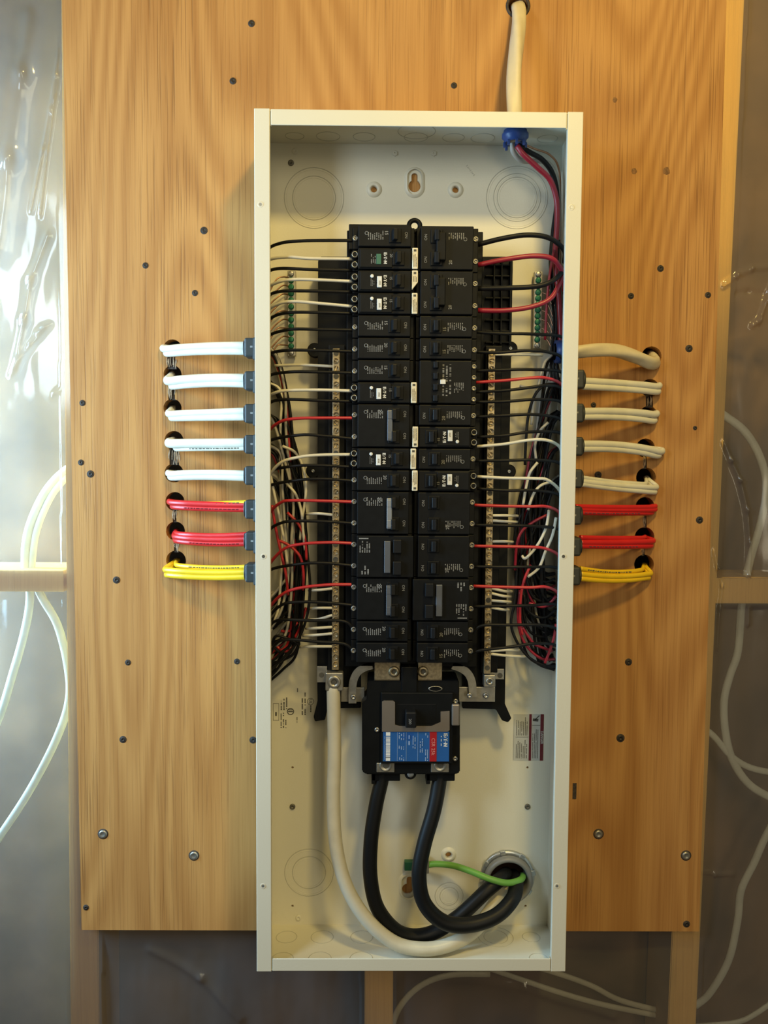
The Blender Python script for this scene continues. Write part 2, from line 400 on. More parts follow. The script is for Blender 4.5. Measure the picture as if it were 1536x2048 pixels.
# poly film over the studs (one sheet; pinched under the board, so only open round it)
FOLD = [([(1448, 568), (1475, 550), (1505, 537), (1545, 532)], 4.2, .0026), ([(1445, 590), (1500, 583), (1560, 592)], -3, .003),
        ([(1448, 885), (1462, 920), (1480, 960), (1495, 1020), (1501, 1085), (1500, 1150), (1499, 1250)], 5, .0028),
        ([(1428, 1100), (1436, 1135), (1446, 1170), (1440, 1215), (1433, 1300)], 4, .0022),
        ([(1505, 650), (1520, 640), (1535, 600), (1550, 560)], 5, .003), ([(1390, 1740), (1430, 1748), (1470, 1752)], 2.5, .002),
        ([(118, 100), (112, 150), (100, 220), (85, 300), (60, 420)], 3.5, .0028), ([(122, 140), (110, 200), (95, 300), (78, 430)], 3.5, .0022),
        ([(60, 30), (45, 150), (20, 320), (0, 500)], 7, .012), ([(95, 470), (60, 560), (48, 640), (30, 740)], 4, .006),
        ([(70, 665), (100, 648)], 2.5, .0025), ([(20, 750), (60, 690), (90, 655)], 3, .004), ([(105, 790), (118, 780)], 2, .003),
        ([(300, 1900), (400, 1960), (480, 2040)], 3, .006), ([(900, 1960), (1050, 1975), (1230, 2040)], 3, .006)]
fsegs = []
for pts, amp, wd in FOLD:
    q = [P(x, y, YS - .002) for x, y in pts]
    for a, b in zip(q, q[1:]): fsegs.append((a.x, a.z, b.x, b.z, amp * .001, wd))
pe = [(bl.x, bl.z), (tl.x, tl.z), (br.x, br.z), (tr_.x, tr_.z)]
def xedge(side, z):
    (x0, z0), (x1, z1) = (pe[0], pe[1]) if side < 0 else (pe[2], pe[3])
    return x0 + (x1 - x0) * (z - z0) / (z1 - z0)
bmp = bmesh.new(); NX, NZ = 1060, 570; X0, X1, Z0, Z1 = -.85, .85, -.95, .85; grid = {}
for j in range(NZ + 1):
    z = Z0 + (Z1 - Z0) * j / NZ
    xl, xr = xedge(-1, z), xedge(1, z)
    for i in range(NX + 1):
        x = X0 + (X1 - X0) * i / NX
        dist = max(xl - x, x - xr, bl.z - z)
        if dist < -.03: continue
        g = max(0, min(1, (dist - .004) / .05))
        y = YS - .0011 + g * (.008 * noise.noise(Vector((x * 9, 0, z * 2.6))) + .0030 * noise.noise(Vector((x * 28 + 4, 0, z * 7))) + .0005 * noise.noise(Vector((x * 75, 3, z * 30)))) + g * .003
        for ax, az, bx_, bz, amp, wd in fsegs:
            if x < min(ax, bx_) - .03 or x > max(ax, bx_) + .03 or z < min(az, bz) - .03 or z > max(az, bz) + .03: continue
            dx, dz = bx_ - ax, bz - az; L2 = dx * dx + dz * dz
            t = ((x - ax) * dx + (z - az) * dz) / L2
            t = 0 if t < 0 else (1 if t > 1 else t)
            d2 = (x - ax - t * dx) ** 2 + (z - az - t * dz) ** 2
            if d2 < 12 * wd * wd: y -= amp * math.exp(-d2 / (wd * wd)) * min(1, g * 3 + .15)
        if dist < 0.0: y = YS - .0008
        else: y = min(y, YS - .0006 + g * .02)
        for fx0, fx1, fz0, fz1, A_, B__, wd_ in FOOT:
            if A_ is not None:
                xe = A_.x + (B__.x - A_.x) * (z - A_.z) / (B__.z - A_.z); fx0, fx1 = sorted((xe, xe + wd_))
            m_ = .006
            if fx0 - m_ < x < fx1 + m_ and fz0 - m_ < z < fz1 + m_: y = min(y, YS - .0008)
        grid[i, j] = bmp.verts.new((x, y, z))
for j in range(NZ):
    for i in range(NX):
        k = [grid.get(t) for t in ((i, j), (i + 1, j), (i + 1, j + 1), (i, j + 1))]
        if all(k): bmp.faces.new(k).smooth = True
mb = MB(); mb.bm.free(); mb.bm = bmp
tag(mb.build('plastic_sheet', M['poly'], fix=False), 'clear wrinkled plastic vapour barrier film stretched over the studs round the plywood', 'plastic sheet')

# cables hanging behind the film
def film_cable(pts, Y, r, label):
    mb = MB(); mb.tube([P(x, y, Y) for x, y in pts], r, n=10, flat=.6)
    tag(mb.build('hidden_cable', M['c_white'] if Y < .065 else M['c_cream']), label, 'cable', 'cables behind the plastic film')
film_cable([(175, 925), (135, 938), (90, 985), (57, 1060), (50, 1130), (60, 1190), (50, 1260), (25, 1350), (0, 1430), (-40, 1520)], .045, .0055, 'white cable behind the left plastic, outer of the pair curving out from the plywood edge')
film_cable([(175, 938), (140, 950), (104, 990), (74, 1060), (64, 1130), (62, 1180)], .045, .0045, 'white cable behind the left plastic, inner of the pair curving out from the plywood edge')
film_cable([(66, 1150), (84, 1195), (115, 1250), (135, 1330), (138, 1400), (112, 1480), (60, 1580), (0, 1672), (-40, 1730)], .05, .0055, 'white cable sweeping down to the lower left behind the plastic')
film_cable([(1400, 800), (1450, 832), (1492, 866), (1522, 920), (1533, 980), (1520, 1050), (1500, 1120), (1484, 1200), (1476, 1300), (1460, 1350), (1448, 1400), (1450, 1460), (1465, 1520), (1500, 1570), (1560, 1605)], .05, .0055, 'pale cable looping down behind the right plastic from beside the plywood')
film_cable([(1385, 1440), (1425, 1470), (1460, 1510), (1500, 1535), (1560, 1548)], .05, .0045, 'pale cable crossing to the right behind plastic below the wood blocking')
film_cable([(1570, 1610), (1535, 1665), (1508, 1725), (1482, 1780), (1475, 1840), (1457, 1920), (1420, 1985), (1390, 2012)], .055, .0055, 'pale cable curving down behind plastic at the lower right corner')
film_cable([(1330, 2060), (1400, 2052), (1470, 2045), (1510, 2028), (1570, 1985)], .05, .004, 'pale cable arching up at the bottom right corner behind plastic')
film_cable([(775, 2090), (796, 2020), (840, 1972), (900, 1950), (980, 1948)], .07, .0045, 'faint cable arc behind plastic just right of the middle stud')
film_cable([(930, 1920), (1040, 1958), (1120, 1985), (1210, 2010), (1330, 2034)], .068, .004, 'lower of two faint cables sloping down right below the box')
film_cable([(1000, 1915), (1100, 1942), (1180, 1970), (1240, 2000), (1330, 2024)], .068, .004, 'upper of two faint cables sloping down right below the box')

# ------------------------------------------------------------------ screws in the board
SC = [(503, 47, 5.5, 'dark screw in the plywood near the top edge, left of the top cable'),
 (466, 162, 5.5, 'dark screw in the plywood just above the upper left corner of the box'),
 (408, 461, 6, 'dark screw in the plywood left of the upper box, topmost of three'),
 (291, 531, 5, 'dark screw in the plywood left of the upper box, farthest left of three'),
 (390, 586, 5, 'dark screw in the plywood left of the box, nearest above the left cables'),
 (165, 806, 5, 'grey screw at the left plywood edge level with the third left cable'),
 (162, 925, 5, 'grey screw at the left plywood edge, upper of a close pair'),
 (181, 948, 6, 'grey screw at the left plywood edge, lower of a close pair'),
 (233, 1160, 6, 'grey screw in the plywood level with the left yellow cable'),
 (256, 1325, 5, 'grey screw in the plywood below the left yellow cable, farther from the box'),
 (474, 1323, 5, 'dark screw in the plywood below the left yellow cable, nearer the box'),
 (246, 1479, 6, 'grey screw in the plywood left of the main breaker, farther from the box'),
 (506, 1480, 6, 'dark screw in the plywood tight against the left box side'),
 (172, 1815, 5, 'small screw at the lower left corner of the plywood'),
 (908, 171, 5, 'dark screw in the plywood directly above the box top'),
 (1321, 537, 5.5, 'dark screw in the plywood above the right cables, left of the edge screw'),
 (1416, 590, 5, 'dark screw at the right plywood edge above the right cables'),
 (1262, 592, 5, 'dark screw in the plywood above the right cables, nearest the box'),
 (1378, 697, 6, 'dark screw in the plywood right of the twisted cable hole'),
 (1187, 810, 4.5, 'dark screw just above the second jacketed cable on the right'),
 (1196, 950, 6, 'dark screw half hidden above the fourth jacketed cable on the right'),
 (1390, 856, 3.5, 'tiny dark nail at the right plywood edge'),
 (1399, 1040, 6, 'dark screw at the right plywood edge level with the right red cables'),
 (1257, 1324, 6, 'dark screw in the plywood below the right yellow cable'),
 (1241, 1476, 7, 'dark screw in the plywood right of the red warning sticker'),
 (1373, 1848, 6, 'dark screw at the lower right corner of the plywood'),
 (1455, 241, 4, None)]
def board_screw(x, y, r, label, big=False):
    q = P(x, y, 0); r = r / PXM
    t = thing('wood_screw', (q.x, 0, q.z), label, 'screw', 'screws in the plywood')
    mb = MB(); mb.lathe([(r * 1.25, 0), (r * 1.15, .0006), (r * .8, .0007)], (q.x, .0001, q.z), n=16)
    mb.build('countersink', M['char'], t)
    mb = MB()
    if big: mb.lathe([(r * .95, 0), (r * .95, .0012), (r * .6, .0022), (r * .45, .0016), (0, .0016)], (q.x, 0.0, q.z), n=18)
    else: mb.lathe([(r * .82, 0), (r * .75, .0010), (r * .35, .0010), (r * .3, .0003), (0, .0003)], (q.x, 0.0, q.z), n=14)
    mb.build('head', M['tin'] if big else M['darkscrew'], t)
for x, y, r, lb in SC:
    if lb: board_screw(x, y, r, lb)
board_screw(206, 1668, 9, 'big round headed screw at the lower left of the plywood near its edge', True)
board_screw(388, 1711, 9, 'big round headed screw at the lower left of the plywood nearer the box', True)
board_screw(1197, 1668, 9, 'big round headed screw at the lower right of the plywood nearer the box', True)
board_screw(1372, 1711, 9, 'big round headed screw at the lower right of the plywood near its edge', True)
q = P(1149, 1582, 0); mb = MB(); mb.box((q.x, -.0002, q.z), (.005, .0008, .021), .0003); mb.build('gouge', M['char'], plywood)

# ------------------------------------------------------------------ enclosure
W, D, H = .365, .098, .992
hw, hh = W / 2, H / 2; T = .0016; YB = -.004          # YB: front face of the back sheet
box = thing('panel_enclosure', (0, 0, -hh), 'tall cream painted steel panel box without its cover, fixed to the plywood', 'electrical box')
back = MB(); back.bx(-hw, hw, YB, -.0008, -hh, hh); back = back.build('back_panel', M['paint'], origin=(0, 0, 0))
cut = MB()
def boss_hole(px, py, r): q = P(px, py, YB); cut.cyl((q.x, .002, q.z), r, .01, n=16)
for px, py in ((748, 379), (911, 380), (897, 1709)): boss_hole(px, py, .0038)
cut.cyl((hub_c.x, .002, hub_c.z), .028, .01, n=28)
boss_hole(829, 372, .0075); boss_hole(815, 1778, .0072)
cut2 = MB()
for px, py in ((829, 358), (819, 1764)):
    q = P(px, py, YB); cut2.box((q.x, -.003, q.z), (.0075, .012, .014), .003, seg=3)
for px, py in ((585, 1535), (585, 1812), (1055, 1535), (1051, 1812)):
    q = P(px, py, YB); cut2.cyl((q.x, .002, q.z), .0016, .01, n=10)
boolean(back, [cut, cut2])
back.data.transform(Matrix.Translation(-ORG[box.name])); back.parent = box; ORG[back.name] = ORG[box.name]
for nm, a in (('side_wall', (-hw, -hw + T, -D, -.0008, -hh, hh)), ('side_wall', (hw - T, hw, -D, -.0008, -hh, hh)),
              ('end_wall', (-hw + T, hw - T, -D, -.0008, hh - T, hh)), ('end_wall', (-hw + T, hw - T, -D, -.0008, -hh, -hh + T))):
    mb = MB(); mb.bx(*a); mb.build(nm, M['paint'], box)
LW = .0168
def lip(x0, x1, z0, z1, y=0.0):
    mb = MB(); mb.bx(x0, x1, -D - T + y, -D + y, z0, z1, .0006); return mb
l1 = lip(-hw - .0005, -hw + LW, -hh - .0006, hh + .0006).build('rim_flange', M['paint'], box)
l2 = lip(hw - LW, hw + .0005, -hh - .0006, hh + .0006).build('rim_flange', M['paint'], box)
l3 = lip(-hw + LW + .0012, hw - LW - .0012, hh - .0172, hh).build('rim_flange', M['paint'], box)
l4 = lip(-hw + LW + .0012, hw - LW - .0006, -hh, -hh + .0152).build('rim_flange', M['paint'], box)
for x0, x1 in ((-hw + LW - .001, -hw + LW + .0016), (hw - LW - .0016, hw - LW + .001)):
    for z0, z1 in ((hh - .018, hh - .0005), (-hh + .0005, -hh + .016)):
        MB().bx(x0, x1, -D + .0002, -D + .003, z0, z1).build('seam_fold', M['groove'], box)
# in-turned return edges of the rim
for x0, x1 in ((-hw + LW - .0008, -hw + LW), (hw - LW, hw - LW + .0008)):
    MB().bx(x0, x1, -D, -D + .004, -hh + .016, hh - .018).build('rim_return', M['paint'], box)
def ring(px, py, rpx, parent=box, Y=YB, axis=(0, -1, 0), q=None, w_=.00045, m='groove'):
    q = q or P(px, py, Y)
    mb = MB(); mb.torus((q.x, q.y, q.z), rpx, w_, axis, n=56, k=6)
    return mb.build('knockout_ring', M[m], parent)  # raised ring; the groove's shade comes from its darker colour
k_ = 1590.0
for cx, cy, rs in ((628, 396, (58, 42)), (1034, 395, (60, 46, 39)), (618, 1745, (50, 34)), (898, 1792, (29, 19)), (1003, 1750, ())):
    for r in rs: ring(cx, cy, r / k_); ring(cx, cy, (r - 4) / k_, w_=.0003, m='paint')
yt = -.045
for X, r in ((-.145, .011), (-.105, .014), (-.062, .013), (0, .022), (0, .014), (.045, .013), (.08, .014), (.158, .012)):
    ring(0, 0, r, q=Vector((X, yt + .018 if r < .02 else yt, hh - T)), axis=(0, 0, -1))
    ring(0, 0, r, q=Vector((X, -.075, hh - T)), axis=(0, 0, -1)) if r < .02 else None
for X, r in ((-.155, .013), (-.11, .014), (-.06, .014), (.0, .016), (.11, .022), (.11, .015), (.155, .011)):
    ring(0, 0, r, q=Vector((X, -.032, -hh + T)), axis=(0, 0, 1))
    if r < .015: ring(0, 0, r, q=Vector((X, -.078, -hh + T)), axis=(0, 0, 1))
for px, py in ((748, 379), (911, 380), (897, 1709)):
    q = P(px, py, YB); mb = MB(); mb.lathe([(.0098, 0), (.0085, .0018), (.0062, .0030), (.0044, .0030), (.0040, .0005)], (q.x, YB, q.z), n=26); mb.build('mounting_boss', M['paint'], box)
for px, py in ((829, 366), (817, 1772)):
    q = P(px, py, YB); mb = MB()
    out = [(.0128, 0), (.0112, .0020), (.0092, .0028)]
    prev = None
    for r, h in out:
        rg_ = []
        for i in range(28):
            a = 2 * math.pi * i / 28; zz = .0065 if math.sin(a) > 0 else -.0055
            rg_.append(mb.bm.verts.new((q.x + r * math.cos(a), YB - h, q.z + r * math.sin(a) + zz)))
        if prev:
            for i in range(28): mb.bm.faces.new((prev[i], prev[(i + 1) % 28], rg_[(i + 1) % 28], rg_[i])).smooth = True
        prev = rg_
    mb.build('keyhole_boss', M['paint'], box)
def panel_screw(px, py, r, Y, m='screw', nm='screw', hexa=False, parent=box):
    q = P(px, py, Y); mb = MB(); n = 6 if hexa else 16
    mb.lathe([(r, 0), (r, .0012), (r * .8, .0018), (r * .35, .0018), (r * .3, .0008), (0, .0008)], (q.x, Y, q.z), n=n, smooth=not hexa)
    return mb.build(nm, M[m], parent)
for px, py, m_, hx in ((582, 326, 'oldscrew', 0), (790, 307, 'paint', 1), (868, 307, 'paint', 1), (585, 1613, 'oldscrew', 0), (1055, 1613, 'oldscrew', 0), (590, 303, 'paint', 0), (597, 1835, 'paint', 0)):
    panel_screw(px, py, .0037, YB, m_, 'screw', bool(hx))
for px, py, hole in ((521, 409, 0), (1143, 415, 0), (526, 1772, 0), (1114, 1772, 0), (527, 1113, 1), (1127, 1113, 1)):
    q = P(px, py, -D - T); mb = MB()
    if hole:
        mb.lathe([(.0034, 0), (.0026, .0003), (.0018, .0001)], (q.x, -D - T, q.z), n=16); mb.build('rim_dimple', M['paint'], box)
        MB().cyl((q.x, -D - T + .0001, q.z), .0019, .0003, n=14).build('rim_disc', M['ink_shade'], box)  # flat dark disc, the shade of the hole put into its colour
    else:
        mb.lathe([(.0034, 0), (.0026, .0004), (.0018, .0001)], (q.x, -D - T, q.z), n=16); mb.build('rim_dimple', M['paint'], box)
        MB().cyl((q.x, -D - T + .0001, q.z), .0016, .0004, n=12).build('rim_disc', M['zinc'], box)
# small stamped mark top right of the back sheet
q = P(941, 341, YB); mb = MB()
for i in range(7):
    u = (i - 3) * .0024
    mb.box((q.x + u * .62, YB - .0002, q.z - u * .78), (.0026, .0004, .0006), rot=Matrix.Rotation(-.65 + (i % 3) * .5, 3, 'Y'))
mb.build('stamped_mark', M['groove'], box)
# printed specification on the lower left of the back sheet
mb = MB()
def rc(x0, x1, y0, y1, Y): a = P(x0, y0, Y); b = P(x1, y1, Y); return a.x, b.x, b.z, a.z
for (x0, x1, y0, y1, n, sd) in ((560, 576, 1392, 1420, 3, 1), (560, 574, 1427, 1456, 3, 2), (602, 613, 1385, 1430, 2, 3), (592, 596, 1425, 1445, 1, 4), (593, 597, 1373, 1384, 1, 5), (619, 624, 1410, 1424, 1, 6)):
    a = rc(x0, x1, y0, y1, YB); dashes(mb, a[0], a[1], a[2], a[3], YB - .0001, n, seed=sd, cw=.5)
a = rc(546, 558, 1407, 1441, YB)
for bx_ in ((a[0], a[0] + .0004, a[2], a[3]), (a[1] - .0004, a[1], a[2], a[3]), (a[0], a[1], a[2], a[2] + .0004), (a[0], a[1], a[3] - .0004, a[3])):
    mb.bx(bx_[0], bx_[1], YB - .0002, YB, bx_[2], bx_[3])
mb.bx((a[0] + a[1]) / 2 - .001, (a[0] + a[1]) / 2 + .001, YB - .0002, YB, a[2] + .006, a[2] + .011)
q = P(621, 1403, YB); mb.torus((q.x, YB, q.z), .0042, .0003, n=24, k=4); mb.text('UL', .005, (q.x, YB - .0002, q.z))
q = P(581, 1423, YB); mb.torus((q.x, YB, q.z), .0040, .0006, n=24, k=4); mb.box((q.x, YB - .0002, q.z), (.006, .0002, .0012)); mb.box((q.x, YB - .0002, q.z + .0022), (.0045, .0002, .0008))
mb.build('printed_specification', M['ink_shade'], box)

# warning sticker, lower right
a = rc(1027, 1086, 1428, 1521, YB)
st = MB().bx(a[0], a[1], YB - .0003, YB, a[2], a[3]).build('warning_sticker', M['label_white'], box)
def frac(u0, u1, v0, v1): return (a[0] + (a[1] - a[0]) * u0, a[0] + (a[1] - a[0]) * u1, a[3] - (a[3] - a[2]) * v1, a[3] - (a[3] - a[2]) * v0)
f = frac(.89, 1, 0, 1); MB().bx(f[0], f[1], YB - .0005, YB - .0003, f[2], f[3]).build('red_band', M['darkred'], st)
f = frac(.52, .60, 0, 1); MB().bx(f[0], f[1], YB - .0005, YB - .0003, f[2], f[3]).build('red_band', M['darkred'], st)
q = frac(.945, .945, .5, .5); MB().text('DANGER', .0042, (q[0], YB - .0007, q[2]), bold=.0001).build('danger_lettering', M['label_white'], st)
mb = MB()
for (u0, u1, v0, v1, n, sd) in ((.62, .84, .25, .95, 4, 11), (.08, .48, .05, .46, 7, 12), (.08, .48, .55, .95, 7, 13)):
    f = frac(u0, u1, v0, v1); dashes(mb, f[0], f[1], f[2], f[3], YB - .0004, n, seed=sd, cw=.4, fill=.95)
f = frac(.02, .05, .1, .98); mb.bx(f[0], f[1] - .001, YB - .0004, YB - .0003, f[2], f[3])
for v in (.49, .235): 
    f = frac(.08 if v > .3 else .62, .5 if v > .3 else .88, v, v + .008); mb.bx(f[0], f[1], YB - .0005, YB - .0003, f[2], f[3])
f = frac(.64, .82, .08, .17)                                        # arm and spark pictogram
mb.box(((f[0] + f[1]) / 2, YB - .0004, (f[2] + f[3]) / 2), (f[1] - f[0], .0002, .0034), rot=Matrix.Rotation(.1, 3, 'Y'))
mb.box(((f[0] + f[1]) / 2 + .002, YB - .0004, (f[2] + f[3]) / 2 + .003), (.008, .0002, .0012), rot=Matrix.Rotation(-.8, 3, 'Y'))
mb.build('sticker_print', M['ink_shade'], st)

# ------------------------------------------------------------------ busbar chassis
YT = -.036
ch = thing('busbar_chassis', (0, YB, -.02), 'black plastic busbar tray with two long neutral bars inside the box', 'panel interior')
def X(px, py, Y): return P(px, py, Y).x
def Z(px, py, Y): return P(px, py, Y).z
mb = MB()
pts = [(636, 522), (641, 513), (1012, 513), (1026, 520), (1011, 1342), (1010, 1408), (1023, 1437), (1016, 1445), (1004, 1441), (992, 1419), (925, 1417), (925, 1340), (722, 1340), (722, 1416), (655, 1417), (650, 1440), (630, 1443), (627, 1434), (635, 1402), (634, 1338)]
mb.prism([(P(x, y, YT).x, P(x, y, YT).z) for x, y in pts], YT, YT + .010, .0006)
for x, y in ((629, 700), (626, 942), (1021, 697), (1018, 943)):
    q = P(x, y, YT); mb.cyl((q.x, YT + .01, q.z), .0088, .0095, n=20, bev=.001, smooth=False)
    mb.cyl((q.x, YB, q.z), .004, .03, n=12)
mb.build('base_tray', M['black'], ch)
for x, y in ((629, 700), (626, 942), (1021, 697), (1018, 943)): panel_screw(x, y, .0022, YT - .0003, 'zinc', 'screw', parent=ch)
# raised spine that carries the breakers, with its top ear
mb = MB()
a, b = P(694, 453, -.05), P(966, 1325, -.05)
x0, x1 = P(694, 453, -.05).x, P(966, 453, -.05).x
mb.bx(x0, x1, -.052, YT + .004, P(0, 1330, -.05).z, P(0, 455, -.05).z, .001)
q = P(829, 452, -.06); mb.torus((q.x, -.060, q.z), .0065, .0028, n=28, k=8)
mb.bx(X(700, 0, -.06), X(820, 0, -.06), -.070, -.052, Z(829, 500, -.07), Z(829, 449, -.07), .001)
mb.build('breaker_spine', M['black'], ch)
# stepped rails under the neutral bars, ribs on the upper right shelf
mb = MB()
for xa, xb in ((657, 689), (966, 999)):
    mb.bx(X(xa, 1000, -.045), X(xb, 1000, -.045), -.050, YT + .002, Z(800, 1345, -.05), Z(800, 690, -.05), .0008)
mb.build('bar_rail', M['black'], ch)
mb = MB()
for y in range(530, 690, 22):
    mb.bx(X(970, y, -.04), X(1018, y, -.04), -.045, YT, Z(990, y + 3, -.04), Z(990, y, -.04), .0004)
for x in (985, 1000, 1018):
    mb.bx(X(x, 600, -.04), X(x + 3, 600, -.04), -.047, YT, Z(990, 690, -.04), Z(990, 522, -.04), .0004)
mb.build('stiffening_rib', M['black'], ch)
# neutral bars
smesh = None
for (xc, ya, yb) in ((672, 697, 1340), (984, 697, 1348)):
    Yn = -.058; z1 = Z(xc, ya, Yn); z0 = Z(xc, yb, Yn)
    xt, xb_ = (X(672, 697, Yn), X(671, 1340, Yn)) if xc < 800 else (X(983.5, 697, Yn), X(975, 1345, Yn))
    xm = (xt + xb_) / 2
    nb = MB(); nb.bx(xm - .0042, xm + .0042, Yn, -.050, z0, z1, .0006)
    nb = nb.build('neutral_bar', M['brass'], ch)
    nscr = 42; rg = random.Random(xc)
    for i in range(nscr):
        z = z1 - (z1 - z0) * (i + .6) / (nscr + .4)
        empty = rg.random() < .13
        mb = MB()
        if empty: mb.cyl((xm, Yn + .0003, z), .0032, .0005, n=14); mb.build('terminal_hole_shade', M['ink_shade'], nb)  # empty terminal: dark disc painted as the shade in the hole
        else:
            mb.lathe([(.0036, 0), (.0036, .0012), (.0030, .0015), (.0028, .0004), (0, .0004)], (xm, Yn, z), n=14)
            mb.box((xm, Yn - .0010, z), (.0052, .0012, .0009), rot=Matrix.Rotation(rg.uniform(0, 3.1), 3, 'Y'))
            mb.build('terminal_screw', M['brass'], nb)
# lower metalwork
def plate(px0, px1, py0, py1, Y, t, nm, m='tin', parent=ch, bev=.0005):
    a = P(px0, py0, Y); b = P(px1, py1, Y); return MB().bx(a.x, b.x, Y, Y + t, b.z, a.z, bev).build(nm, M[m], parent)
Ym = -.048
tb = plate(634, 654, 1333, 1365, Ym, .003, 'mounting_tab'); q = P(643, 1350, Ym); MB().cyl((q.x, Ym + .0003, q.z), .0032, .0006, n=16).build('tab_hole_shade', M['ink_shade'], tb)  # dark disc on the tab stands for the shaded hole
tb = plate(968, 1008, 1338, 1359, Ym, .003, 'mounting_tab'); q = P(1000, 1351, Ym); MB().cyl((q.x, Ym + .0003, q.z), .0032, .0006, n=16).build('tab_hole_shade', M['ink_shade'], tb)  # same dark disc for the shaded hole of the right tab
def lug(x0, x1, y0, y1, Y, rpx, parent=ch, m='tin'):
    lg = plate(x0, x1, y0, y1, Y, .018, 'cable_lug', m, parent, .0012)
    q = P((x0 + x1) / 2, (y0 + y1) / 2, Y); r = rpx / 1660
    MB().lathe([(r, 0), (r, .0014), (r * .85, .002), (r * .42, .002), (r * .4, .0002), (0, .0002)], (q.x, Y, q.z), n=24).build('set_screw', M['tin'], lg)
    MB().cyl((q.x, Y - .0004, q.z), r * .40, .0014, n=6).build('hex_recess_shade', M['ink_shade'], lg)  # dark hexagon: shade of the recess put into the colour
    return lg
lug(651, 686, 1346, 1382, -.062, 13); lug(968, 991, 1350, 1375, -.056, 8)
def strap(pts, wd, Y):
    c0 = [P(x, y, Y) for x, y in pts]; c0 = [c0[0] * 2 - c0[1]] + c0 + [c0[-1] * 2 - c0[-2]]; c = []; L_, R_ = [], []
    for i in range(1, len(c0) - 2):
        for t in (0, .25, .5, .75):
            p0, p1, p2, p3 = c0[i - 1:i + 3]; c.append(0.5 * ((2 * p1) + (p2 - p0) * t + (2 * p0 - 5 * p1 + 4 * p2 - p3) * t * t + (-p0 + 3 * p1 - 3 * p2 + p3) * t ** 3))
    c.append(c0[-2])
    for i, p in enumerate(c):
        t = (c[min(i + 1, len(c) - 1)] - c[max(i - 1, 0)]); n = Vector((-t.z, 0, t.x)).normalized() * wd / 2
        L_.append((p.x + n.x, p.z + n.z)); R_.append((p.x - n.x, p.z - n.z))
    return MB().prism(L_ + R_[::-1], Y, Y + .0022, .0003).build('neutral_strap', M['tin'], ch)
strap([(745, 1331), (730, 1335), (716, 1344), (708, 1358), (705, 1375), (705, 1407)], .0095, -.052)
strap([(905, 1331), (920, 1336), (934, 1345), (942, 1358), (945, 1373), (946, 1395)], .0095, -.052)
plate(682, 729, 1375, 1404, -.046, .004, 'cross_plate'); plate(918, 990, 1374, 1404, -.046, .004, 'cross_plate')
panel_screw(707, 1394, .0032, -.0545, 'screw', 'screw', parent=ch)
panel_screw(939, 1391, .0032, -.0545, 'screw', 'screw', parent=ch); panel_screw(972, 1391, .0036, -.047, 'screw', 'screw', parent=ch)
for x0, x1, sx in ((749, 800, 788), (836, 884, 846)):
    bp = plate(x0, x1, 1322, 1362, -.060, .004, 'bus_connector', 'brass')
    q = P(sx, 1343, -.060)
    MB().lathe([(.0068, 0), (.0068, .0012), (.0052, .0026), (.0030, .0026), (.0026, .0010), (0, .0010)], (q.x, -.060, q.z), n=20).build('bolt', M['brass'], bp); MB().cyl((q.x, -.0608, q.z), .0025, .0006, n=6).build('hex_recess_shade', M['ink_shade'], bp)  # dark hexagon on the bolt paints the shade of its socket

# ground bars
def ground_bar(xc, y0, y1, label):
    Yg = -.016; a = P(xc, y0, Yg); b = P(xc + (2 if xc < 800 else -2), y1, Yg); xm = (a.x + b.x) / 2
    t = thing('ground_bar', (xm, YB, (a.z + b.z) / 2), label, 'ground bar', 'ground bars at the box sides')
    MB().bx(xm - .0055, xm + .0045, Yg, -.008, b.z, a.z, .0006).build('bar', M['tin'], t)
    MB().bx(xm - .004, xm + .003, -.008, YB, b.z + .006, a.z - .006).build('standoff', M['tin'], t)
    n = 13
    for i in range(n):
        z = a.z - (a.z - b.z) * (i + .5) / n; mb = MB()
        mb.lathe([(.0036, 0), (.0036, .0018), (.0026, .0024), (0, .0020)], (xm - .001, Yg, z), n=12)
        mb.box((xm - .001, Yg - .0024, z), (.005, .0008, .0009), rot=Matrix.Rotation(i * 1.1, 3, 'Y'))
        mb.build('terminal_screw', M['green'] if i not in (0, n - 1) else M['screw'], t)
    return xm
gl = ground_bar(583, 541, 712, 'short ground bar with green screws on the left of the breakers')
gr = ground_bar(1078, 543, 697, 'short ground bar with green screws on the right of the breakers')

# ------------------------------------------------------------------ circuit breakers
YF = -.090
ZT, ZBt = P(764, 469, YF).z, P(764, 1308, YF).z
SP = (ZT - ZBt) / 19
XL, XR = P(765, 880, YF).x, P(893, 880, YF).x
YBASE = -.052
ORDW = ['first', 'second', 'third', 'fourth', 'fifth', 'sixth', 'seventh', 'eighth', 'ninth', 'tenth', 'eleventh', 'twelfth', 'thirteenth', 'fourteenth', 'fifteenth', 'sixteenth', 'seventeenth', 'eighteenth', 'nineteenth', 'twentieth']
hx = .0355
def body(mb, z0, z1, wide=False):
    """side profile along x stepped: terminal shoulder, label deck, handle collar, inner ledge"""
    mb.bx(-hx, hx, -.021, 0, z0, z1, .0006)
    mb.bx(-.029, hx - .004, -.032, -.020, z0 + .0004, z1 - .0004, .0010)
    if wide: mb.bx(-.029, hx + .0015, -.0345, -.031, z0 + .0006, z1 - .0006, .0008)
